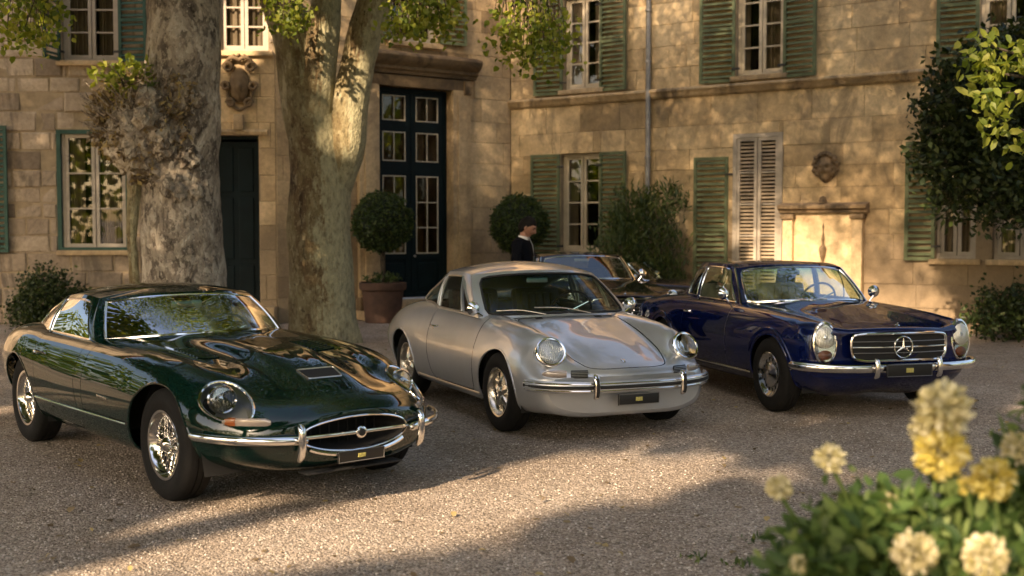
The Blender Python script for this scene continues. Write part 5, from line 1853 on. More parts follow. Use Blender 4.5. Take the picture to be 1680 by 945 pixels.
def build_green_coupe(loc, rz):
    root = empty('vintage_coupe', loc, rz)
    P = paint('dark green paint', (0.0014, 0.0125, 0.0095), 0.0, 0.35)
    S = [
        (0.872, 0.22, [(0.345 * math.sin(math.pi * k / 11), 0.445 + 0.098 * math.cos(math.pi * k / 11)) for k in range(12)]),
        (0.873, 0.24, [(0.362 * math.sin(math.pi * k / 11), 0.445 + 0.113 * math.cos(math.pi * k / 11)) for k in range(12)]),
        (0.845, 0.24, [(0, .593), (.13, .590), (.25, .578), (.345, .560), (.42, .540), (.475, .515), (.515, .480), (.53, .435), (.51, .38), (.44, .325), (.30, .298), (0, .290)]),
        (0.76, 0.25, [(0, .640), (.16, .636), (.28, .625), (.38, .612), (.47, .598), (.545, .575), (.615, .535), (.655, .475), (.645, .395), (.575, .31), (.42, .262), (0, .252)]),
        (0.58, 0.20, [(0, .705), (.17, .698), (.28, .680), (.39, .668), (.49, .664), (.575, .654), (.675, .612), (.735, .535), (.735, .43), (.67, .315), (.5, .245), (0, .235)]),
        (0.36, 0.12, [(0, .783), (.17, .773), (.27, .742), (.40, .732), (.51, .742), (.60, .737), (.70, .692), (.775, .60), (.785, .46), (.74, .31), (.58, .22), (0, .21)]),
        (0.10, 0.05, [(0, .848), (.18, .836), (.272, .792), (.41, .782), (.53, .800), (.62, .800), (.73, .755), (.80, .63), (.808, .47), (.765, .30), (.6, .2), (0, .19)]),
        (-0.30, 0.0, [(0, .888), (.185, .876), (.278, .832), (.42, .825), (.55, .845), (.64, .842), (.75, .79), (.815, .645), (.82, .47), (.775, .285), (.6, .19), (0, .18)]),
        (-0.90, 0.0, [(0, .905), (.2, .898), (.3, .878), (.43, .870), (.56, .872), (.655, .862), (.76, .805), (.822, .655), (.825, .47), (.77, .275), (.6, .18), (0, .17)]),
        (-1.50, 0.0, [(0, .90), (.2, .897), (.3, .89), (.44, .886), (.57, .882), (.675, .868), (.77, .81), (.825, .66), (.825, .47), (.765, .27), (.6, .18), (0, .17)]),
        (-2.00, 0.0, [(0, .90), (.2, .898), (.3, .892), (.44, .888), (.57, .888), (.675, .878), (.775, .825), (.828, .68), (.82, .48), (.76, .28), (.6, .18), (0, .17)]),
        (-2.44, 0.0, [(0, .90), (.2, .898), (.3, .895), (.44, .895), (.56, .90), (.655, .895), (.76, .85), (.822, .70), (.81, .49), (.75, .30), (.6, .2), (0, .19)]),
        (-2.95, 0.0, [(0, .86), (.18, .858), (.28, .855), (.40, .855), (.50, .855), (.59, .845), (.69, .795), (.755, .66), (.74, .50), (.66, .36), (.5, .3), (0, .29)]),
        (-3.33, -0.05, [(0, .76), (.16, .76), (.25, .757), (.34, .755), (.41, .75), (.48, .738), (.56, .69), (.61, .60), (.60, .49), (.52, .41), (.4, .38), (0, .37)]),
        (-3.54, -0.12, [(0, .655), (.1, .655), (.16, .654), (.22, .652), (.27, .648), (.31, .64), (.35, .61), (.37, .56), (.36, .51), (.31, .48), (.2, .465), (0, .46)]),
    ]
    b = CarBody(S)
    # wheel openings
    wheel_arch(b, root, 0.0, 0.335, 0.365, P, CM['black'])
    wheel_arch(b, root, -2.44, 0.335, 0.352, P, CM['black'])
    # cockpit opening
    b.cut([(-1.00, -.02), (-1.06, .30), (-1.26, .635), (-1.5, .665), (-2.0, .665), (-2.5, .57), (-2.9, .38), (-3.05, -.02)], 'xy', lambda c: c.z > 0.78, 91)
    # door and bonnet shut lines
    door = rounded([(-1.21, .885), (-1.225, .60), (-1.17, .275), (-1.93, .275), (-2.0, .45), (-2.02, .885)], [0, 0, .05, .06, .1, 0])
    b.cut(door, 'xz', lambda c: c.y > 0.45 and c.z < 0.872, 92)
    b.cut(inset(door, 0.006), 'xz', lambda c: c.y > 0.45 and c.z < 0.866, 3)
    gap = [(-1.085, 1.0), (-1.092, 1.0), (-1.092, .42), (-.38, .42), (-.38, .427), (-1.085, .427)]
    b.cut(gap, 'xz', lambda c: c.y > 0.62, 93)
    # headlamp openings
    d = Vector((.74, .40, .54)).normalized()
    v = Vector((1, -.28, -.52))
    a1 = (v - d * v.dot(d)).normalized(); a2 = d.cross(a1)
    c0 = b.hit(Vector((.455, .588, .625)) + d * 0.5, -d)
    egg = []
    for k in range(36):
        t = 2 * math.pi * k / 36
        u_ = math.cos(t)
        egg.append((c0.dot(a1) + 0.180 * u_ + 0.016, c0.dot(a2) + 0.116 * math.sin(t) * (1 - 0.22 * u_)))
    b.cut(egg, (a1, a2), lambda c: (c - c0).length < 0.3, 4)
    # bonnet air slot
    slot_hit = [(.26, -.01), (.26, .135), (.385, .12), (.385, -.01)]
    b.make('body', 1, P, root)
    for sg in (1, -1):
        dr = b.make('door', 3, P, root, sg)
        p = b.side(-1.90, .735)
        mb = MB().tube(smooth_path([(-1.99, (p.y - .012) * sg, .742), (-1.955, (p.y + .022) * sg, .742), (-1.87, (p.y + .022) * sg, .738), (-1.845, (p.y - .006) * sg, .738)], 12), 0.008, 6)
        mb.build('door_handle', CM['chrome'], dr)
        # bright strip low on the flank
        path = [b.side(x, .405 + (x + 1.3) * 0.012, .004) for x in np.linspace(-2.06, -.39, 40)]
        mb = MB()
        sweep_ell(mb, [(q.x, q.y * sg, q.z) for q in path], .004, .0065, 6)
        mb.build('side_strip', CM['chrome'], root)
        q = b.side(-.72, .545, .003)
        mb = MB()
        for k in range(9):
            x = -.80 + k * .018
            qq = b.side(x, .548 - k * .0006, .003)
            hgt = (.011, .008, .008, .010, .008, .008, .011, .008, .008)[k]
            mb.bbox((qq.x, qq.y * sg, qq.z), (.010, .004, hgt * 1.4), .001)
        mb.build('script_badge', CM['chrome'], root)
        # headlamp
        V, F, N = b.piece(4, sg)
        cover = obj_from('headlight', V, F, CM['glass_clear'], root, normals=N)
        ep = []
        for e in egg:
            o_ = a1 * e[0] + a2 * e[1] + d * (c0.dot(d) + 0.4)
            ep.append(b.hit(o_, -d, 0.003))
        M_ = (lambda q: Vector((q.x, q.y * sg, q.z)))
        MB().tube([M_(q) for q in ep], 0.0085, 7, closed=True).build('headlight_rim', CM['chrome'], cover)
        cen = sum(ep, Vector()) / len(ep)
        bowl = MB()
        vs = []; fs = []
        n = len(ep)
        for (k, dep) in ((0.99, 0.004), (0.96, 0.06), (0.90, 0.11), (0.75, 0.14)):
            for q in ep:
                vs.append(M_(cen + (q - cen) * k - d * dep))
        for i in range(3):
            for j in range(n):
                fs.append((i * n + j, i * n + (j + 1) % n, (i + 1) * n + (j + 1) % n, (i + 1) * n + j))
        fs.append(tuple(3 * n + j for j in range(n)))
        bowl.add(vs, fs)
        bowl.build('headlight_bowl', CM['lamp_bowl'], cover)
        ax = Vector((.95, .10 * sg, .16)).normalized()
        lc = M_(cen - a1 * 0.052 - d * 0.040)
        MB().lathe([(0.0, -.07), (.045, -.055), (.068, -.01), (.073, .004)], lc, ax, 28).build('reflector', CM['reflector'], cover)
        MB().lathe([(.070, .000), (.082, -.004), (.085, .004), (.079, .016), (.072, .012), (.070, .004)], lc, ax, 28).build('lamp_ring', CM['chrome'], cover)
        MB().lathe([(.072, .006), (.055, .018), (.03, .025), (0.0, .027)], lc, ax, 28).build('lens', CM['glass_clear'], cover)
        MB().lathe([(0.0, -.02), (.02, -.01), (.022, .012), (0, .018)], lc, ax, 14).build('bulb_shield', CM['chrome'], cover)
        # indicator below the lamp
        path = []
        for k in range(9):
            yy = .475 + .185 * k / 8
            q = b.hit((1.5, yy, .535), (-1, 0, 0), 0.004)
            path.append((q.x, q.y * sg, q.z))
        mb = MB(); sweep_ell(mb, path, .012, [.012] + [.025] * 7 + [.012], 8)
        ind = mb.build('indicator', CM['lens_white'], root)
        mb = MB(); sweep_ell(mb, [path[-1], path[-2], path[-3]][::-1] if sg > 0 else [path[-3], path[-2], path[-1]], [.013, .014, .010], [.026, .027, .012], 8)
        mb.build('amber_lens', CM['amber'], ind)
        # bumper half
        pts = [(.865, .33, .435), (.845, .40, .44), (.795, .52, .443), (.68, .655, .447), (.52, .752, .45), (.40, .79, .452)]
        path = smooth_path([(x + .018, y * sg, z) for x, y, z in pts], 26)
        mb = MB(); sweep_ell(mb, path, [.008] + [.015] * 24 + [.006], [.012] + [.024] * 24 + [.010], 12)
        bp = mb.build('bumper', CM['chrome'], root)
        # overrider
        prof = [(.888, .435 - .105), (.905, .435 - .085), (.922, .435 - .03), (.925, .435 + .02), (.915, .435 + .08), (.893, .435 + .098)]
        path = smooth_path([(x, .385 * sg, z) for x, z in prof], 14)
        mb = MB(); sweep_ell(mb, path, [.012, .018] + [.021] * 10 + [.018, .010], [.012, .016] + [.02] * 10 + [.016, .010], 12, up=(1, 0, 0))
        mb.build('overrider', CM['chrome'], bp)
    # mouth: duct, chrome lip, bar and badge
    f = [Vector(p) for p in b.front]
    loop = f + [Vector(mir(p)) for p in f[::-1]][1:-1]
    mb = MB()
    n = len(loop); vs = []; fs = []
    for (k, dx) in ((1.0, 0.0), (.97, -.05), (.9, -.16), (.8, -.3)):
        for p in loop:
            vs.append((p.x + dx, p.y * k, .445 + (p.z - .445) * k))
    for i in range(3):
        for j in range(n):
            fs.append((i * n + j, i * n + (j + 1) % n, (i + 1) * n + (j + 1) % n, (i + 1) * n + j))
    fs.append(tuple(3 * n + j for j in range(n)))
    mb.add(vs, fs)
    mouth = mb.build('grille_opening', CM['black'], root)
    MB().tube(loop, .006, 7, closed=True).build('grille_surround', CM['chrome'], mouth)
    low = [Vector(p) for p in b.front if p[2] < .40]
    path = [p + Vector((.012, 0, -.018)) for p in low] ; path = path + [Vector(mir(p)) for p in path[::-1]][1:]
    mb = MB(); sweep_ell(mb, path, .012, .015, 8)
    mb.build('lower_lip', CM['chrome'], mouth)
    mb = MB(); sweep_ell(mb, smooth_path([(.862, -.335, .447), (.882, -.18, .449), (.89, 0, .45), (.882, .18, .449), (.862, .335, .447)], 24), .006, .010, 8)
    bar = mb.build('grille_bar', CM['chrome'], mouth)
    MB().lathe([(.0, .016), (.024, .014), (.034, .008), (.036, -.004)], (.89, 0, .45), (1, 0, 0), 28).build('round_badge', CM['chrome'], bar)
    MB().lathe([(.0, .021), (.021, .019), (.023, .012)], (.89, 0, .45), (1, 0, 0), 24).build('badge_centre', CM['black_gloss'], bar)
    mb = MB()
    for z in (.41, .49):
        mb.tube([(.66, -.28, z), (.66, .28, z)], .006, 6)
    for y in np.linspace(-.24, .24, 9):
        mb.tube([(.655, y, .36), (.655, y, .53)], .004, 5)
    mb.build('grille_mesh', CM['black_gloss'], mouth)
    # bonnet air slot with its bright rim
    rim = rounded([(.40, -.125), (.40, .125), (.52, .112), (.52, -.112)], .02, 4)
    pts = [b.top(x, abs(y), .004) for x, y in rim]
    pts = [Vector((p.x, y, p.z)) for p, (x, y) in zip(pts, rim)]
    sl = MB().add([p + Vector((0, 0, .001)) for p in pts], [tuple(range(len(pts)))]).build('bonnet_scoop', CM['black'], root)
    MB().tube(pts, .006, 6, closed=True).build('scoop_rim', CM['chrome_dull'], sl)
    # louvres each side of the bulge
    for sg in (1, -1):
        for k in range(8):
            x = -.16 - k * .045
            mb = MB()
            path = [b.top(x - .003, y, .003) for y in np.linspace(.33, .47, 6)]
            sweep_ell(mb, [(p.x, p.y * sg, p.z) for p in path], .012, .006, 6)
            mb.build('louvre', P, root)
    plate(root, (.893, 0, .318), .30, .066, CM, 0.15)
    mb = MB().bbox((.79, 0, .235), (.10, .62, .012), .004)
    mb.build('front_pan', CM['black'], root)
    # greenhouse
    cols = [((-.85, 0, .886), (-1.30, 0, 1.168)), ((-.93, .35, .876), (-1.335, .29, 1.160)), ((-1.18, .655, .846), (-1.45, .525, 1.128)),
            ((-1.26, .688, .845), (-1.50, .553, 1.134)), ((-1.62, .700, .856), (-1.70, .572, 1.148)), ((-2.02, .700, .862), (-1.98, .563, 1.135)),
            ((-2.06, .699, .862), (-2.02, .561, 1.132)), ((-2.36, .652, .866), (-2.33, .512, 1.072)), ((-2.66, .555, .866), (-2.62, .43, .985)), ((-2.95, .37, .846), (-2.88, .28, .91)), ((-3.10, 0, .83), (-3.02, 0, .885))]
    spine = [(-1.30, 1.165), (-1.45, 1.195), (-1.75, 1.218), (-2.1, 1.192), (-2.5, 1.085), (-2.8, .972), (-3.02, .885)]
    g = Greenhouse(cols, spine, bulge=0.022)
    ch = CM['chrome']
    wins = [dict(name='windscreen', glass=CM['ws_green'], poly=[(0, .07)] + rounded([(1.9, .07), (1.93, .92)], [0, 0]) + [(0, .93)], join=True, trim=ch, r=.011),
            dict(name='door_window', poly=rounded([(3.12, .04), (4.97, .04), (4.96, .90), (3.35, .88)], [.05, .04, .08, .1], 4), trim=ch, r=.009),
            dict(name='quarter_window', poly=rounded([(6.05, .05), (7.35, .06), (7.62, .22), (7.25, .62), (6.06, .90)], [.05, .1, .1, .2, .1], 4), trim=ch, r=.009),
            dict(name='rear_window', poly=[(8.4, .2), (10, .2), (10, .8), (8.6, .8)], join=True)]
    g.build(wins).make(wins, root, P, CM['glass'])
    # interior
    MB().box((-1.95, 0, .25), (1.9, 1.2, .02)).build('cabin_floor', CM['carpet'], root)
    mb = MB().bbox((-1.24, 0, .80), (.22, 1.14, .16), .03); mb.box((-1.12, 0, .5), (.04, 1.3, .6))
    mb.build('dashboard', CM['leather_dark'], root)
    for y in (.31, -.31):
        seat(root, -1.86, y, .30, CM['leather_dark'], .44, .32, .52)
    MB().box((-2.5, 0, .62), (.7, 1.1, .03)).build('rear_shelf', CM['carpet'], root)
    steering_wheel(root, -1.46, .33, .80, CM)
    MB().bbox((-1.33, 0, 1.075), (.02, .22, .055), .01).build('rear_view_mirror', CM['chrome_dull'], root)
    for sa, sb in ((.9, -.35), (-.35, -1.2), (.75, 1.65)):
        q = lambda u, w: (lambda p: p if u >= 0 else Vector(mir(p)))(g.pt(abs(u), w, .014))
        wiper(root, q(sa, .03), q(sb, .16), CM, .006)
    put_wheels(root, 'wire', .335, .185, .205, 2.44, .675, .665, CM)
    tag(root, 'dark green long-nosed vintage coupe with wire wheels and oval grille, nearest the tree trunks', 'car', 'classic cars parked on the gravel')
    return root
# ================================================================ silver rear-engined coupe
def build_silver_coupe(loc, rz):
    root = empty('vintage_coupe', loc, rz)
    P = paint('silver paint', (0.43, 0.445, 0.465), 0.62, 0.33, 0.0)
    S = [
        (0.795, 0.20, [(0, .505), (.13, .505), (.25, .505), (.36, .505), (.45, .505), (.52, .50), (.60, .48), (.64, .43), (.63, .36), (.58, .285), (.45, .245), (0, .235)]),
        (0.778, 0.20, [(0, .532), (.14, .532), (.27, .533), (.38, .535), (.47, .535), (.55, .53), (.64, .505), (.685, .445), (.68, .36), (.63, .265), (.5, .218), (0, .21)]),
        (0.70, 0.19, [(0, .570), (.15, .570), (.28, .571), (.39, .575), (.475, .590), (.555, .590), (.655, .560), (.72, .48), (.718, .365), (.66, .245), (.5, .205), (0, .20)]),
        (0.61, 0.17, [(0, .603), (.15, .603), (.29, .604), (.40, .612), (.478, .660), (.560, .680), (.665, .63), (.738, .52), (.738, .37), (.675, .235), (.5, .195), (0, .19)]),
        (0.50, 0.11, [(0, .642), (.15, .642), (.30, .642), (.412, .655), (.482, .738), (.565, .772), (.665, .712), (.748, .56), (.75, .38), (.69, .23), (.5, .19), (0, .185)]),
        (0.30, 0.05, [(0, .712), (.16, .711), (.31, .706), (.42, .716), (.49, .790), (.57, .822), (.668, .768), (.758, .60), (.765, .40), (.70, .22), (.5, .18), (0, .175)]),
        (0.0, 0.0, [(0, .80), (.17, .797), (.33, .786), (.43, .79), (.50, .838), (.58, .858), (.678, .806), (.77, .62), (.777, .41), (.71, .215), (.5, .17), (0, .165)]),
        (-0.35, 0.0, [(0, .893), (.18, .888), (.35, .872), (.45, .868), (.52, .882), (.60, .885), (.69, .83), (.778, .64), (.785, .42), (.715, .21), (.5, .165), (0, .16)]),
        (-0.80, 0.0, [(0, .92), (.18, .919), (.35, .917), (.46, .916), (.54, .914), (.625, .903), (.70, .845), (.783, .65), (.79, .43), (.72, .21), (.5, .165), (0, .16)]),
        (-1.50, 0.0, [(0, .92), (.18, .92), (.35, .92), (.46, .92), (.54, .92), (.632, .912), (.70, .855), (.786, .66), (.795, .43), (.72, .21), (.5, .165), (0, .16)]),
        (-1.95, 0.0, [(0, .93), (.18, .93), (.35, .93), (.46, .93), (.54, .93), (.622, .920), (.702, .866), (.795, .69), (.80, .45), (.725, .22), (.5, .17), (0, .165)]),
        (-2.30, 0.0, [(0, .925), (.18, .925), (.34, .924), (.44, .92), (.52, .915), (.60, .902), (.70, .856), (.80, .69), (.805, .46), (.73, .24), (.5, .19), (0, .18)]),
        (-2.75, 0.0, [(0, .845), (.17, .845), (.32, .842), (.41, .836), (.48, .826), (.555, .808), (.65, .765), (.74, .64), (.745, .46), (.67, .28), (.5, .24), (0, .23)]),
        (-3.10, 0.05, [(0, .68), (.15, .68), (.28, .678), (.36, .672), (.42, .665), (.48, .648), (.56, .61), (.625, .54), (.625, .44), (.56, .33), (.42, .3), (0, .29)]),
        (-3.24, 0.10, [(0, .54), (.13, .54), (.24, .54), (.32, .538), (.38, .53), (.43, .52), (.50, .50), (.55, .46), (.55, .42), (.5, .37), (.4, .35), (0, .34)]),
    ]
    b = CarBody(S)
    wheel_arch(b, root, 0.0, 0.315, 0.345, P, CM['black'], lip=.009)
    wheel_arch(b, root, -2.211, 0.315, 0.335, P, CM['black'], lip=.009)
    b.cut([(-.47, -.02), (-.52, .30), (-.66, .62), (-1.0, .655), (-1.6, .65), (-2.05, .54), (-2.35, .38), (-2.42, -.02)], 'xy', lambda c: c.z > 0.82, 91)
    door = rounded([(-.40, .905), (-.42, .55), (-.46, .265), (-1.42, .265), (-1.50, .50), (-1.53, .905)], [0, .1, .05, .1, .2, 0])
    b.cut(door, 'xz', lambda c: c.y > 0.45 and c.z < 0.898, 92)
    b.cut(inset(door, 0.009), 'xz', lambda c: c.y > 0.45 and c.z < 0.893, 3)
    # front lid
    hood = rounded([(-.335, -.2), (-.335, .455), (.0, .445), (.5, .40), (.70, .33), (.735, .2), (.742, -.2)], [0, .08, .1, .2, .2, .2, 0])
    hsel = lambda c: c.z > 0.50 and c.y > -1 and c.x < 0.775
    b.cut(hood, 'xy', hsel, 94)
    b.cut(inset(hood, 0.008), 'xy', hsel, 5)
    b.make('body', 1, P, root)
    hd = b.make('front_lid', 5, P, root)
    # front closing panel
    f = [Vector(p) for p in b.front]
    loop = f + [Vector(mir(p)) for p in f[::-1]][1:-1]
    MB().add(loop, [tuple(range(len(loop)))]).build('front_panel', P, root, sharp=20)
    f = [Vector(p) for p in b.rear]
    loop = f + [Vector(mir(p)) for p in f[::-1]][1:-1]
    MB().add(loop, [tuple(range(len(loop)))]).build('rear_panel', P, root, sharp=20)
    q = b.top(.63, 0, .003)
    MB().lathe([(0, .006), (.018, .005), (.024, .0)], q, (.3, 0, .95), 16, sx=.8, sy=1.2).build('hood_badge', CM['chrome'], hd)
    # vent below the windscreen
    vs = [b.top(x, y, .004) for x, y in ((-.305, .30), (-.265, .30), (-.265, 0), (-.305, 0))]
    mb = MB()
    pts = [Vector((p.x, p.y, p.z)) for p in vs]
    pts = [pts[0], pts[1], Vector(mir(pts[1])), Vector(mir(pts[0]))]
    mb.add([p + Vector((0, 0, .003)) for p in pts], [(0, 1, 2, 3)])
    mb.build('air_vent', CM['black'], root)
    for sg in (1, -1):
        M_ = (lambda q: Vector((q.x, q.y * sg, q.z)))
        dr = b.make('door', 3, P, root, sg)
        p = b.side(-1.38, .74)
        mb = MB().tube(smooth_path([(-1.45, (p.y - .012) * sg, .745), (-1.43, (p.y + .022) * sg, .745), (-1.34, (p.y + .022) * sg, .742), (-1.32, (p.y - .006) * sg, .742)], 12), 0.008, 6)
        mb.lathe([(0, .012), (.016, .010), (.018, 0)], (p.x - .03, p.y * sg, .715), (0, sg, 0), 12)
        mb.build('door_handle', CM['chrome'], dr)
        # headlamp: upright round unit in the wing tip
        ax = Vector((.90, .10 * sg, .42)).normalized()
        lc = Vector((.568, .572 * sg, .682))
        hl = MB().lathe([(.085, -.22), (.104, -.12), (.112, -.04), (.115, -.004)], lc, ax, 32).build('headlight', P, root)
        MB().lathe([(.116, -.006), (.119, .002), (.116, .012), (.106, .018), (.098, .016), (.096, .006)], lc, ax, 36).build('lamp_ring', CM['chrome'], hl)
        MB().lathe([(0, -.05), (.05, -.035), (.085, -.008), (.097, .008)], lc, ax, 32).build('reflector', CM['reflector'], hl)
        MB().lathe([(.098, .012), (.08, .024), (.05, .033), (.0, .038)], lc, ax, 32).build('lens', CM['glass_clear'], hl)
        MB().lathe([(0.0, -.03), (.022, -.02), (.026, .0), (.0, .012)], lc, ax, 14).build('bulb_shield', CM['chrome'], hl)
        # indicator + horn grille band between lamp and bumper
        path = []
        for k in range(11):
            yy = .36 + .30 * k / 10
            q = b.hit((1.5, yy, .522), (-1, 0, 0), 0.004)
            path.append((q.x, q.y * sg, .522 + .004))
        mb = MB(); sweep_ell(mb, path[5:], .012, [.028, .032, .032, .030, .026, .012], 8)
        ind = mb.build('indicator', CM['lens_white'], root)
        mb = MB(); sweep_ell(mb, path[:5], .010, [.030] * 5, 8)
        gr = mb.build('horn_grille', CM['black_gloss'], root)
        for z in (-.018, -.006, .006, .018):
            mb = MB(); mb.tube([(p[0] + .010, p[1], p[2] + z) for p in path[:5]], .002, 4); mb.build('grille_slat', CM['chrome_dull'], gr)
        # bumper half: body-coloured blade with rubber strip
        pts = [(.838, .0, .435), (.832, .20, .435), (.805, .42, .436), (.73, .60, .438), (.61, .725, .44), (.50, .765, .442)]
        path = smooth_path([(x + .02, y, z) for x, y, z in pts], 30)
        path = [M_(q) for q in path]
        if sg > 0:
            full = [Vector(mir(q)) for q in path[::-1]][:-1] + path
            mb = MB(); sweep_ell(mb, full, [.010] + [.018] * (len(full) - 2) + [.010], [.03] + [.046] * (len(full) - 2) + [.03], 14)
            bp = mb.build('bumper', P, root)
            mb = MB(); sweep_ell(mb, [q + (Vector((q.x + 1.0, q.y, 0)).normalized() * .017) for q in full], .007, .013, 8)
            mb.build('rubber_strip', CM['black'], bp)
            mb = MB(); sweep_ell(mb, [q + (Vector((q.x + 1.0, q.y, 0)).normalized() * .013) + Vector((0, 0, .026)) for q in full], .006, .007, 8)
            sweep_ell(mb, [q + (Vector((q.x + 1.0, q.y, 0)).normalized() * .013) - Vector((0, 0, .026)) for q in full], .006, .007, 8)
            mb.build('bumper_trim', CM['chrome'], bp)
        prof = [(.860, .355), (.885, .37), (.897, .42), (.897, .47), (.882, .515), (.86, .53)]
        path = smooth_path([(x, .36 * sg, z) for x, z in prof], 14)
        mb = MB(); sweep_ell(mb, path, [.012, .020] + [.024] * 10 + [.02, .012], [.01, .014] + [.018] * 10 + [.014, .01], 12, up=(1, 0, 0))
        ov = mb.build('overrider', CM['chrome'], root)
        mb = MB(); sweep_ell(mb, [q + Vector((.016, 0, 0)) for q in path[2:-2]], .013, .008, 8, up=(1, 0, 0))
        mb.build('rubber_pad', CM['black'], ov)
        path = [b.side(x, .255, .006) for x in np.linspace(-1.85, -.36, 24)]
        mb = MB(); sweep_ell(mb, [M_(q) for q in path], .006, .012, 6)
        mb.build('sill_trim', CM['silver_trim'], root)
        # door mirror
        q = b.side(-.53, .87)
        mp = Vector((-.56, (q.y + .07) * sg, .945))
        o = MB().lathe([(0, -.05), (.035, -.04), (.058, -.01), (.062, .0), (.0, .004)], mp, (-.95, .25 * sg, .05), 20).build('door_mirror', CM['chrome'], root)
        MB().tube([mp + Vector((.02, 0, -.02)), (q.x, q.y * sg - .01 * sg, .875)], .009, 6).build('mirror_stalk', CM['chrome'], o)
    plate(root, (.858, 0, .335), .34, .085, CM, 0.0)
    cols = [((-.26, 0, .885), (-.785, 0, 1.252)), ((-.32, .36, .876), (-.82, .30, 1.245)), ((-.50, .655, .864), (-.955, .548, 1.214)),
            ((-.565, .688, .865), (-1.01, .575, 1.214)), ((-.90, .690, .876), (-1.17, .585, 1.232)), ((-1.47, .685, .888), (-1.47, .578, 1.228)),
            ((-1.50, .684, .889), (-1.50, .576, 1.226)), ((-1.80, .638, .911), (-1.80, .515, 1.173)), ((-2.14, .585, .911), (-2.10, .46, 1.07)), ((-2.42, .42, .905), (-2.32, .32, .995)), ((-2.52, 0, .895), (-2.40, 0, .975))]
    spine = [(-.785, 1.252), (-.95, 1.292), (-1.25, 1.32), (-1.6, 1.300), (-2.0, 1.195), (-2.25, 1.075), (-2.40, .975)]
    g = Greenhouse(cols, spine, bulge=0.024)
    ch = CM['chrome_dull']
    wins = [dict(name='windscreen', glass=CM['ws_silver'], poly=[(0, .06), (1.6, .07), (1.80, .10), (1.86, .2), (1.86, .78), (1.78, .88), (1.55, .91), (0, .92)], join=True, trim=CM['black'], r=.010),
            dict(name='vent_window', poly=rounded([(3.22, .07), (3.86, .06), (3.66, .86)], [.04, .03, .1], 4), trim=ch, r=.008),
            dict(name='door_window', poly=rounded([(3.98, .06), (4.95, .05), (4.95, .88), (3.76, .90)], [.03, .05, .1, .1], 4), trim=ch, r=.008),
            dict(name='quarter_window', poly=rounded([(6.08, .08), (7.55, .07), (7.95, .17), (7.5, .58), (6.08, .86)], [.05, .2, .1, .4, .1], 5), trim=ch, r=.008),
            dict(name='rear_window', poly=[(8.75, .1), (10, .1), (10, .85), (8.9, .85)], join=True)]
    g.build(wins).make(wins, root, P, CM['glass'])
    MB().box((-1.45, 0, .25), (1.9, 1.2, .02)).build('cabin_floor', CM['carpet'], root)
    mb = MB().bbox((-.62, 0, .83), (.2, 1.14, .13), .03); mb.box((-.5, 0, .5), (.04, 1.25, .6))
    mb.build('dashboard', CM['leather_dark'], root)
    for y in (.31, -.31):
        seat(root, -1.32, y, .34, CM['leather_dark'], .46, .25, .56)
    mb = MB().bbox((-1.95, 0, .72), (.1, 1.0, .42), .04, Matrix.Rotation(-.35, 3, 'Y')); mb.bbox((-1.78, 0, .50), (.36, 1.0, .14), .04)
    mb.build('rear_bench', CM['leather_dark'], root)
    steering_wheel(root, -.92, .33, .87, CM)
    MB().bbox((-.90, 0, 1.16), (.02, .2, .05), .01).build('rear_view_mirror', CM['chrome_dull'], root)
    q = lambda u, w: (lambda p: p if u >= 0 else Vector(mir(p)))(g.pt(abs(u), w, .016))
    wiper(root, q(.55, .02), q(-.75, .17), CM, .02)
    wiper(root, q(-.55, .02), q(-1.6, .13), CM, .02)
    put_wheels(root, 'petal', .315, .175, .195, 2.211, .672, .665, CM)
    tag(root, 'silver vintage coupe with round headlights and five-spoke wheels, parked in the middle', 'car', 'classic cars parked on the gravel')
    return root
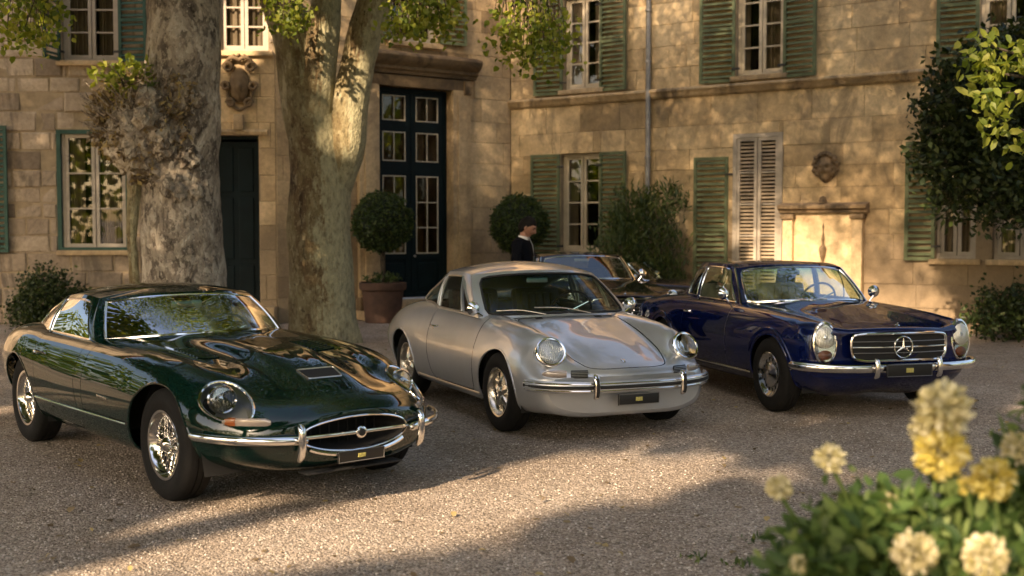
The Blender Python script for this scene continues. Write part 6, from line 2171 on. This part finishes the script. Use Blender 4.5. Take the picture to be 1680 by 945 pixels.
# ================================================================ navy roadster with hardtop (also the body of the dark cars behind)
def build_navy(loc, rz, name='vintage_roadster', col=(0.0020, 0.0060, 0.046), top='hard', detail=True, seatmat='leather_cream'):
    root = empty(name, loc, rz)
    P = paint('paint of ' + name, col, 0.0, 0.34)
    S = [
        (0.768, 0.17, [(0, .752), (.15, .750), (.30, .744), (.42, .735), (.50, .733), (.58, .738), (.66, .722), (.715, .62), (.715, .51), (.66, .43), (.52, .40), (0, .39)]),
        (0.755, 0.17, [(0, .772), (.16, .770), (.31, .764), (.44, .757), (.53, .762), (.62, .772), (.71, .752), (.762, .63), (.76, .50), (.70, .40), (.55, .36), (0, .35)]),
        (0.64, 0.12, [(0, .795), (.16, .793), (.32, .786), (.46, .780), (.56, .793), (.65, .808), (.745, .785), (.80, .66), (.80, .5), (.74, .34), (.56, .28), (0, .27)]),
        (0.35, 0.03, [(0, .828), (.17, .825), (.33, .817), (.48, .813), (.58, .830), (.67, .842), (.765, .812), (.828, .68), (.832, .5), (.78, .285), (.56, .19), (0, .18)]),
        (0.0, 0.0, [(0, .865), (.17, .862), (.34, .852), (.49, .845), (.59, .858), (.68, .866), (.778, .832), (.845, .69), (.85, .5), (.79, .265), (.56, .18), (0, .17)]),
        (-0.60, 0.0, [(0, .928), (.18, .925), (.35, .912), (.50, .898), (.60, .896), (.69, .893), (.785, .85), (.855, .70), (.86, .5), (.79, .255), (.56, .175), (0, .165)]),
        (-1.20, 0.0, [(0, .935), (.18, .934), (.35, .93), (.51, .922), (.61, .915), (.70, .903), (.79, .857), (.86, .70), (.863, .5), (.79, .25), (.56, .175), (0, .165)]),
        (-1.80, 0.0, [(0, .93), (.18, .93), (.35, .928), (.51, .924), (.61, .915), (.70, .903), (.792, .858), (.862, .70), (.865, .5), (.79, .25), (.56, .175), (0, .165)]),
        (-2.40, 0.0, [(0, .915), (.18, .915), (.35, .913), (.50, .908), (.60, .90), (.695, .89), (.79, .848), (.865, .70), (.865, .5), (.79, .27), (.56, .2), (0, .19)]),
        (-2.90, 0.0, [(0, .87), (.18, .87), (.34, .868), (.48, .864), (.57, .86), (.66, .856), (.755, .82), (.83, .68), (.83, .5), (.755, .32), (.55, .26), (0, .25)]),
        (-3.32, 0.02, [(0, .79), (.17, .79), (.32, .789), (.45, .787), (.53, .785), (.615, .785), (.705, .75), (.768, .62), (.768, .5), (.70, .385), (.5, .34), (0, .33)]),
        (-3.44, 0.05, [(0, .70), (.15, .70), (.29, .70), (.41, .70), (.48, .70), (.56, .70), (.64, .675), (.69, .58), (.69, .5), (.63, .42), (.46, .39), (0, .38)]),
    ]
    b = CarBody(S, 130, 76)
    wheel_arch(b, root, 0.0, 0.325, 0.352, P, CM['black'], lip=.010)
    wheel_arch(b, root, -2.40, 0.325, 0.345, P, CM['black'], lip=.010)
    b.cut([(-.80, -.02), (-.86, .35), (-.98, .635), (-1.4, .665), (-1.9, .665), (-2.28, .56), (-2.38, -.02)], 'xy', lambda c: c.z > 0.84, 91)
    door = rounded([(-.83, .908), (-.85, .28), (-1.80, .28), (-1.86, .45), (-1.86, .908)], [0, .06, .1, .1, 0])
    b.cut(door, 'xz', lambda c: c.y > 0.5 and c.z < 0.897, 92)
    b.cut(inset(door, 0.006), 'xz', lambda c: c.y > 0.5 and c.z < 0.891, 3)
    hood = [(-.66, -.2), (-.66, .53), (.0, .52), (.66, .50), (.70, .45), (.712, -.2)]
    hsel = lambda c: c.z > 0.74 and c.x < 0.73
    b.cut(hood, 'xy', hsel, 94)
    b.cut(inset(hood, 0.005), 'xy', hsel, 5)
    # grille opening in the nose
    gp = rounded([(-.2, .735), (.36, .728), (.455, .715), (.462, .60), (.44, .525), (.35, .505), (-.2, .50)], [0, .05, .05, .05, .05, .05, 0])
    b.make('body', 1, P, root)
    b.make('bonnet', 5, P, root)
    for loop_ in (b.front, b.rear):
        f = [Vector(p) for p in loop_]
        loop = f + [Vector(mir(p)) for p in f[::-1]][1:-1]
        MB().add(loop, [tuple(range(len(loop)))]).build('front_panel' if loop_ is b.front else 'rear_panel', P, root, sharp=20)
    X = lambda y: .772 - .17 * (y / .8) ** 2          # nose plane
    go = [(y, z) for y, z in gp if y >= 0]
    gloop = [(X(y), y, z) for y, z in go] + [(X(y), -y, z) for y, z in go[::-1]]
    gr = MB().add([(x + .004, y, z) for x, y, z in gloop], [tuple(range(len(gloop)))]).build('grille', CM['black'], root)
    MB().tube([(x + .012, y, z) for x, y, z in gloop], .0125, 8, closed=True).build('grille_surround', CM['chrome'], gr)
    for z in (.57, .617, .665):
        yy = .45 if z > .6 else .435
        path = [(X(y) + .012, y, z) for y in np.linspace(-yy, yy, 21)]
        mb = MB(); sweep_ell(mb, path, .006, .008 if z == .617 else .0035, 8)
        mb.build('grille_bar', CM['chrome'] if z == .617 else CM['steel'], gr)
    # three-pointed star in a ring
    c = Vector((.795, 0, .617))
    star = MB().tube([c + Vector((0, .088 * math.cos(2 * math.pi * k / 40), .088 * math.sin(2 * math.pi * k / 40))) for k in range(40)], .0065, 8, closed=True).build('emblem_ring', CM['chrome'], gr)
    mb = MB()
    for k in range(3):
        a = math.pi / 2 + 2 * math.pi * k / 3
        tip = c + Vector((0, .085 * math.cos(a), .085 * math.sin(a)))
        a2 = a + math.pi / 2
        w_ = Vector((0, .014 * math.cos(a2), .014 * math.sin(a2)))
        mb.add([c + w_, c - w_, tip, c + Vector((.014, 0, 0)), c - Vector((.008, 0, 0))], [(0, 3, 2), (3, 1, 2), (0, 2, 4), (1, 4, 2)])
    mb.build('emblem_star', CM['chrome'], gr, smooth=False)
    q = b.top(.70, 0, .0)
    MB().lathe([(0, .0), (.02, .002), (.022, .008), (.008, .014), (.006, .03), (.0, .034)], q, (0.2, 0, 1), 14).build('bonnet_badge', CM['chrome'], root)
    for sg in (1, -1):
        M_ = (lambda q: Vector((q.x, q.y * sg, q.z)))
        dr = b.make('door', 3, P, root, sg)
        p = b.side(-1.74, .745)
        MB().tube(smooth_path([(-1.80, (p.y - .012) * sg, .775), (-1.785, (p.y + .02) * sg, .775), (-1.70, (p.y + .02) * sg, .772), (-1.68, (p.y - .008) * sg, .772)], 12), 0.008, 6).build('door_handle', CM['chrome'], dr)
        # upright oval lamp unit
        ax = Vector((.97, .14 * sg, .10)).normalized()
        lc = Vector((.645, .662 * sg, .652))
        hl = MB().lathe([(.108, -.16), (.112, -.05), (.113, .0)], lc, ax, 36, sx=.93, sy=1.55, up=(0, 0, 1)).build('headlight', P, root)
        MB().lathe([(.113, -.014), (.117, -.004), (.114, .010), (.104, .014), (.100, .006)], lc, ax, 40, sx=.93, sy=1.55, up=(0, 0, 1)).build('headlight_rim', CM['chrome'], hl)
        MB().lathe([(.101, .006), (.085, .026), (.05, .040), (.0, .046)], lc, ax, 40, sx=.93, sy=1.55, up=(0, 0, 1)).build('lamp_cover', CM['glass_clear'], hl)
        l2 = lc + Vector((0, 0, .045))
        MB().lathe([(.0, -.04), (.05, -.025), (.084, .0), (.090, .016), (.086, .018)], l2, ax, 30).build('reflector', CM['reflector'], hl)
        MB().lathe([(0.0, -.01), (.022, .0), (.024, .016), (0, .024)], l2, ax, 14).build('bulb_shield', CM['chrome'], hl)
        MB().lathe([(.070, -.006), (.064, .016), (.035, .026), (.0, .028)], lc + Vector((-.003, 0, -.100)), ax, 24, sx=1.15, sy=.72, up=(0, 0, 1)).build('amber_lens', CM['amber'], hl)
        MB().lathe([(.1, -.01), (.1, -.004)], lc, ax, 36, sx=.93, sy=1.55, up=(0, 0, 1)).build('lamp_back', CM['silver_trim'], hl)
        # bright strip along the sill
        path = [b.side(x, .30, .004) for x in np.linspace(-2.0, -.39, 30)]
        mb = MB(); sweep_ell(mb, [M_(q) for q in path], .005, .009, 6)
        mb.build('side_strip', CM['chrome'], root)
        # eyebrow over the front arch
        path = []
        for k in range(25):
            a = math.pi * (0.06 + 0.80 * k / 24)
            q = b.side(.40 * math.cos(a), .325 + .40 * math.sin(a), .004)
            path.append(M_(q))
        mb = MB(); sweep_ell(mb, path, [.002] + [.012] * 23 + [.002], [.004] + [.016] * 23 + [.004], 8)
        mb.build('arch_eyebrow', P, root)
        path = []
        for k in range(25):
            a = math.pi * (0.06 + 0.80 * k / 24)
            q = b.side(-2.4 + .395 * math.cos(a), .325 + .395 * math.sin(a), .004)
            path.append(M_(q))
        mb = MB(); sweep_ell(mb, path, [.002] + [.010] * 23 + [.002], [.004] + [.014] * 23 + [.004], 8)
        mb.build('arch_eyebrow', P, root)
        # overrider
        prof = [(.845, .375), (.87, .39), (.882, .43), (.882, .47), (.868, .52), (.845, .53)]
        path = smooth_path([(x, .30 * sg, z) for x, z in prof], 14)
        mb = MB(); sweep_ell(mb, path, [.012, .020] + [.023] * 10 + [.02, .012], [.01, .014] + [.018] * 10 + [.014, .01], 12, up=(1, 0, 0))
        mb.build('overrider', CM['chrome'], root)
        # door mirror
        q = b.side(-.93, .87)
        mp = Vector((-.95, (q.y + .06) * sg, .985))
        o = MB().lathe([(0, -.05), (.035, -.04), (.055, -.01), (.060, .0), (.0, .004)], mp, (-.95, .2 * sg, .05), 20).build('door_mirror', CM['chrome'], root)
        MB().tube([mp + Vector((.02, 0, -.02)), (q.x, q.y * sg - .01 * sg, .875)], .008, 6).build('mirror_stalk', CM['chrome'], o)
    pts = [(.835, .0, .452), (.832, .25, .452), (.80, .52, .453), (.72, .72, .455), (.58, .845, .458), (.44, .885, .46)]
    path = smooth_path([(x + .012, y, z) for x, y, z in pts], 28)
    full = [Vector(mir(q)) for q in path[::-1]][:-1] + path
    mb = MB(); sweep_ell(mb, full, [.010] + [.020] * (len(full) - 2) + [.010], [.02] + [.034] * (len(full) - 2) + [.02], 14)
    mb.build('bumper', CM['chrome'], root)
    rear = smooth_path([(-3.2, -.86, .47), (-3.45, -.72, .47), (-3.53, -.4, .47), (-3.55, 0, .47), (-3.53, .4, .47), (-3.45, .72, .47), (-3.2, .86, .47)], 30)
    mb = MB(); sweep_ell(mb, rear, .022, .04, 12)
    mb.build('rear_bumper', CM['chrome'], root)
    plate(root, (.885, 0, .435), .44, .105, CM, 0.0)
    cols = [((-.60, 0, .912), (-1.075, 0, 1.255)), ((-.64, .36, .902), (-1.10, .31, 1.25)), ((-.82, .660, .880), (-1.18, .560, 1.224)),
            ((-.885, .692, .880), (-1.22, .585, 1.228)), ((-1.30, .702, .888), (-1.42, .597, 1.254)), ((-1.80, .702, .890), (-1.74, .594, 1.258)),
            ((-1.84, .701, .890), (-1.78, .592, 1.258)), ((-2.20, .640, .898), (-2.03, .535, 1.25)), ((-2.36, .52, .90), (-2.16, .45, 1.235)), ((-2.44, 0, .905), (-2.22, 0, 1.225))]
    spine = [(-1.075, 1.255), (-1.25, 1.275), (-1.5, 1.285), (-1.8, 1.275), (-2.22, 1.225)]
    ch = CM['chrome']
    g = Greenhouse(cols, spine, bulge=0.020, crown=1.6)
    wins = [dict(name='windscreen', glass=CM['ws_navy'] if detail else CM['ws_dark'], poly=[(0, .06), (1.6, .07), (1.86, .10), (1.88, .2), (1.88, .80), (1.82, .90), (1.55, .92), (0, .93)], join=True, trim=ch, r=.012)]
    if top == 'hard':
        wins += [dict(name='door_window', poly=rounded([(3.15, .05), (4.93, .05), (4.93, .90), (3.3, .90)], [.04, .05, .1, .1], 4), trim=ch, r=.010),
                 dict(name='quarter_window', poly=rounded([(6.08, .08), (7.15, .08), (6.95, .82), (6.08, .88)], [.05, .1, .1, .1], 4), trim=ch, r=.008),
                 dict(name='rear_window', poly=[(8.1, .12), (9, .12), (9, .85), (8.1, .85)], join=True)]
        g.build(wins).make(wins, root, P, CM['glass'])
        for sg in (1, -1):
            a = [g.pt(3.9, w_, .004) for w_ in np.linspace(.06, .9, 6)]
            a = [g.pt(3.95 - .42 * k / 5, .06 + .83 * k / 5, .004) for k in range(6)]
            MB().tube([(q.x, q.y * sg, q.z) for q in a], .007, 6).build('window_bar', ch, root)
            a = [g.pt(2.45, w_, .006) for w_ in np.linspace(0.02, .98, 8)]
            MB().tube([(q.x, q.y * sg, q.z) for q in a], .011, 6).build('pillar_trim', ch, root)
    else:
        g.build(wins)
        V, F, N = g.faces(10, 0)
        o = obj_from('windscreen', V, F, CM['ws_dark'], root, normals=N)
        a = [g.pt(p[0], p[1], 0.003) for p in wins[0]['poly'] if p[0] > 1e-6]
        MB().tube(a + [Vector(mir(p)) for p in a[::-1]], .016, 7, closed=True).build('windscreen_frame', ch, o)
        mb = MB().bbox((-2.12, 0, .93), (.34, 1.2, .10), .04)
        mb.build('folded_hood', CM['leather_dark'], root)
    MB().box((-1.5, 0, .25), (1.5, 1.2, .02)).build('cabin_floor', CM['carpet'], root)
    mb = MB().bbox((-.96, 0, .83), (.22, 1.2, .14), .03); mb.box((-.84, 0, .5), (.04, 1.3, .6))
    mb.build('dashboard', CM['leather_dark'], root)
    for y in (.34, -.34):
        seat(root, -1.68, y, .36, CM[seatmat], .52, .25, .52)
    steering_wheel(root, -1.24, .36, .88, CM)
    MB().bbox((-1.16, 0, 1.17), (.02, .22, .05), .01).build('rear_view_mirror', CM['chrome_dull'], root)
    q = lambda u, w: (lambda p: p if u >= 0 else Vector(mir(p)))(g.pt(abs(u), w, .014))
    wiper(root, q(.75, .02), q(-.45, .10), CM, .008)
    wiper(root, q(-.45, .02), q(-1.5, .12), CM, .008)
    put_wheels(root, 'cap', .325, .18, .190, 2.40, .755, .755, CM)
    return root
# ================================================================ the man in the dark suit
def skin_body(name, verts, edges, radii, mat, parent, root=0, sub=2):
    me = bpy.data.meshes.new(name)
    me.from_pydata(verts, edges, [])
    o = bpy.data.objects.new(name, me)
    COL.objects.link(o)
    o.parent = parent
    md = o.modifiers.new('skin', 'SKIN')
    md.use_smooth_shade = True
    for i, r in enumerate(radii):
        sv = me.skin_vertices[0].data[i]
        sv.radius = r if isinstance(r, tuple) else (r, r)
        sv.use_root = (i == root)
    sb = o.modifiers.new('sub', 'SUBSURF'); sb.levels = sub; sb.render_levels = sub
    me.materials.append(mat)
    return o
def build_man(x, y, rz):
    t = empty('person', (x, y, 0), rz)       # local +x is the way he faces
    tag(t, 'man in a dark suit and white collar looking down, standing behind the silver coupe', 'person')
    suit = principled('dark navy suit', (0.003, 0.0035, 0.006), 0.85, spec=0.1, var=0.3, vscale=12, bmp=0.15, bscale=50)
    shirt = principled('white shirt', (0.62, 0.60, 0.58), 0.8)
    skin = principled('skin', (0.30, 0.145, 0.09), 0.5, var=0.12, vscale=14)
    hair = principled('dark hair', (0.006, 0.0045, 0.0035), 0.7, spec=0.15, bmp=0.5, bscale=80)
    shoe = principled('black shoe', (0.012, 0.01, 0.01), 0.35)
    V = [(0, 0, .95), (0, 0, 1.10), (.01, 0, 1.28), (-.005, 0, 1.43), (.015, 0, 1.50),
         (0, .10, .88), (.02, .11, .50), (-.01, .12, .10), (0, -.10, .88), (.03, -.11, .50), (0, -.12, .10),
         (-.01, .185, 1.43), (-.03, .235, 1.16), (.17, .20, 1.00), (-.01, -.185, 1.43), (-.02, -.235, 1.16), (.19, -.19, 1.02)]
    E_ = [(0, 1), (1, 2), (2, 3), (3, 4), (0, 5), (5, 6), (6, 7), (0, 8), (8, 9), (9, 10), (3, 11), (11, 12), (12, 13), (3, 14), (14, 15), (15, 16)]
    rr = [(.135, .16), (.125, .155), (.13, .175), (.11, .15), (.06, .07), (.10, .10), (.078, .078), (.06, .06), (.10, .10), (.078, .078), (.06, .06), (.075, .075), (.058, .058), (.043, .043), (.075, .075), (.058, .058), (.043, .043)]
    skin_body('suit', V, E_, rr, suit, t)
    # neck, collar, tie
    MB().lathe([(.058, 0), (.054, .05), (.056, .12)], (.015, 0, 1.475), (.22, 0, 1), 18).build('neck', skin, t)
    MB().lathe([(.066, 0), (.063, .025), (.060, .038)], (.012, 0, 1.485), (.22, 0, 1), 20).build('collar', shirt, t)
    mb = MB(); mb.add([(.125, .026, 1.42), (.125, -.026, 1.42), (.078, -.036, 1.52), (.078, .036, 1.52), (.150, 0, 1.25)], [(0, 3, 2, 1), (0, 1, 4)]); mb.build('shirt_front', shirt, t)
    mb = MB(); mb.add([(.083, .016, 1.525), (.083, -.016, 1.525), (.140, -.012, 1.40), (.140, .012, 1.40), (.158, -.03, 1.22), (.158, .03, 1.22)], [(0, 1, 2, 3), (3, 2, 4, 5)]); mb.build('tie', suit, t)
    # head, bowed
    bm = bmesh.new(); bmesh.ops.create_uvsphere(bm, u_segments=36, v_segments=28, radius=1.0)
    for v in bm.verts:
        q = v.co.copy()
        X, Y, Z = q.x * .098, q.y * .076, q.z * .118
        if Z < -.02:
            k = (-Z - .02) / .1
            Y *= 1 - .35 * k
            if X < 0: X *= 1 - .35 * k
            else: X += .010 * k
        if X > 0:
            X += math.exp(-(Y / .014) ** 2) * (math.exp(-((Z + .018) / .022) ** 2) * .024 + math.exp(-((Z + .002) / .022) ** 2) * .010)
            X -= math.exp(-((abs(Y) - .032) / .014) ** 2) * math.exp(-((Z - .012) / .012) ** 2) * .010
            X += math.exp(-((Z - .032) / .012) ** 2) * .005
            X -= math.exp(-(Y / .03) ** 2) * math.exp(-((Z + .062) / .006) ** 2) * .006
            X += math.exp(-(Y / .02) ** 2) * math.exp(-((Z + .098) / .014) ** 2) * .012
        v.co = (X, Y, Z)
    me = bpy.data.meshes.new('head'); bm.to_mesh(me); bm.free()
    me.polygons.foreach_set('use_smooth', [True] * len(me.polygons)); me.materials.append(skin)
    h = bpy.data.objects.new('head', me); COL.objects.link(h); h.parent = t
    h.location = (.065, 0, 1.625); h.rotation_euler = (0, .48, 0)
    bm = bmesh.new(); bmesh.ops.create_uvsphere(bm, u_segments=36, v_segments=28, radius=1.0)
    for v in bm.verts:
        q = v.co.copy()
        k = 1 + .03 * mnoise.noise(q * 6)
        X, Y, Z = q.x * .105 * k - .008, q.y * .083 * k, q.z * .126 * k + .004
        # hairline: high over the forehead, past the temples, low at the nape
        lim = .050 if X > .060 else (-.075 if X < -.030 else .050 - (.060 - X) * 1.39)
        if Z < lim:
            Y *= .78; X = X * .80 - .004; Z = max(Z, lim - .008)
        v.co = (X, Y, Z)
    me = bpy.data.meshes.new('hair'); bm.to_mesh(me); bm.free()
    me.polygons.foreach_set('use_smooth', [True] * len(me.polygons)); me.materials.append(hair)
    hr = bpy.data.objects.new('hair', me); COL.objects.link(hr); hr.parent = h
    for sg in (1, -1):
        MB().lathe([(0, .012), (.018, .010), (.026, .002), (.022, -.008)], (-.005, .073 * sg, -.005), (-.2, sg, 0), 14, sx=.7, sy=1.25, up=(0, 0, 1)).build('ear', skin, h)
        MB().lathe([(0, .008), (.008, .004), (.009, 0)], (.082, .031 * sg, .011), (1, 0, 0), 10).build('eye', hair, h)
        MB().tube([(.094, .018 * sg, .034), (.092, .045 * sg, .033)], .004, 5).build('eyebrow', hair, h)
        # hand: palm and five fingers
        c = Vector((.20, (.20 if sg > 0 else -.19), (.985 if sg > 0 else 1.005)))
        vs_ = [tuple(c), tuple(c + Vector((.05, -.01 * sg, -.03))), tuple(c + Vector((.085, -.012 * sg, -.05)))]
        ed = [(0, 1), (1, 2)]; rd = [(.026, .02), (.036, .018), (.034, .014)]
        for k in range(4):
            dy = (-.026 + .0175 * k)
            L = (.030, .035, .033, .026)[k]
            p1 = c + Vector((.10, dy - .012 * sg, -.058)); p2 = p1 + Vector((L, 0, -.012)); p3 = p2 + Vector((L * .6, 0, -.026))
            b = len(vs_)
            vs_ += [tuple(p1), tuple(p2), tuple(p3)]; ed += [(2, b), (b, b + 1), (b + 1, b + 2)]; rd += [.0095, .0085, .007]
        b = len(vs_)
        vs_ += [tuple(c + Vector((.055, -.04 * sg, -.025))), tuple(c + Vector((.085, -.055 * sg, -.04)))]
        ed += [(1, b), (b, b + 1)]; rd += [.011, .009]
        skin_body('hand', vs_, ed, rd, skin, t, 0, 1)
        mb = MB().bbox((.06, .12 * sg, .04), (.28, .095, .075), .03); mb.build('shoe', shoe, t)
    return t
build_man(.12, 13.6, -.25)
# ================================================================ the cars where they stand
jg = build_green_coupe((-1.445, 7.214, 0), -.871)
jg.scale = (1.026, 1.026, .985)
pg = build_silver_coupe((.591, 9.387, 0), -1.158)
pg.scale = (1.026, 1.026, .99)
navy = build_navy((3.043, 10.329, 0), -1.301, 'vintage_roadster')
navy.scale = (.98, .98, 1.0)
tag(navy, 'navy blue vintage roadster with hardtop and three-pointed star grille at the right', 'car', 'classic cars parked on the gravel')
dk = build_navy((1.26, 15.25, 0), -1.33, 'vintage_saloon', (0.008, 0.005, 0.008), 'hard', False, seatmat='leather_dark')
tag(dk, 'dark plum hardtop car half hidden behind the roof of the silver coupe', 'car', 'classic cars parked on the gravel')
rd = build_navy((2.92, 18.0, 0), -.35, 'open_roadster', (0.014, 0.008, 0.013), 'open', False, seatmat='leather_tan')
rd.scale = (.9, .9, .9)
tag(rd, 'dark open roadster with chrome windscreen frame standing farthest back near the oleander', 'car', 'classic cars parked on the gravel')
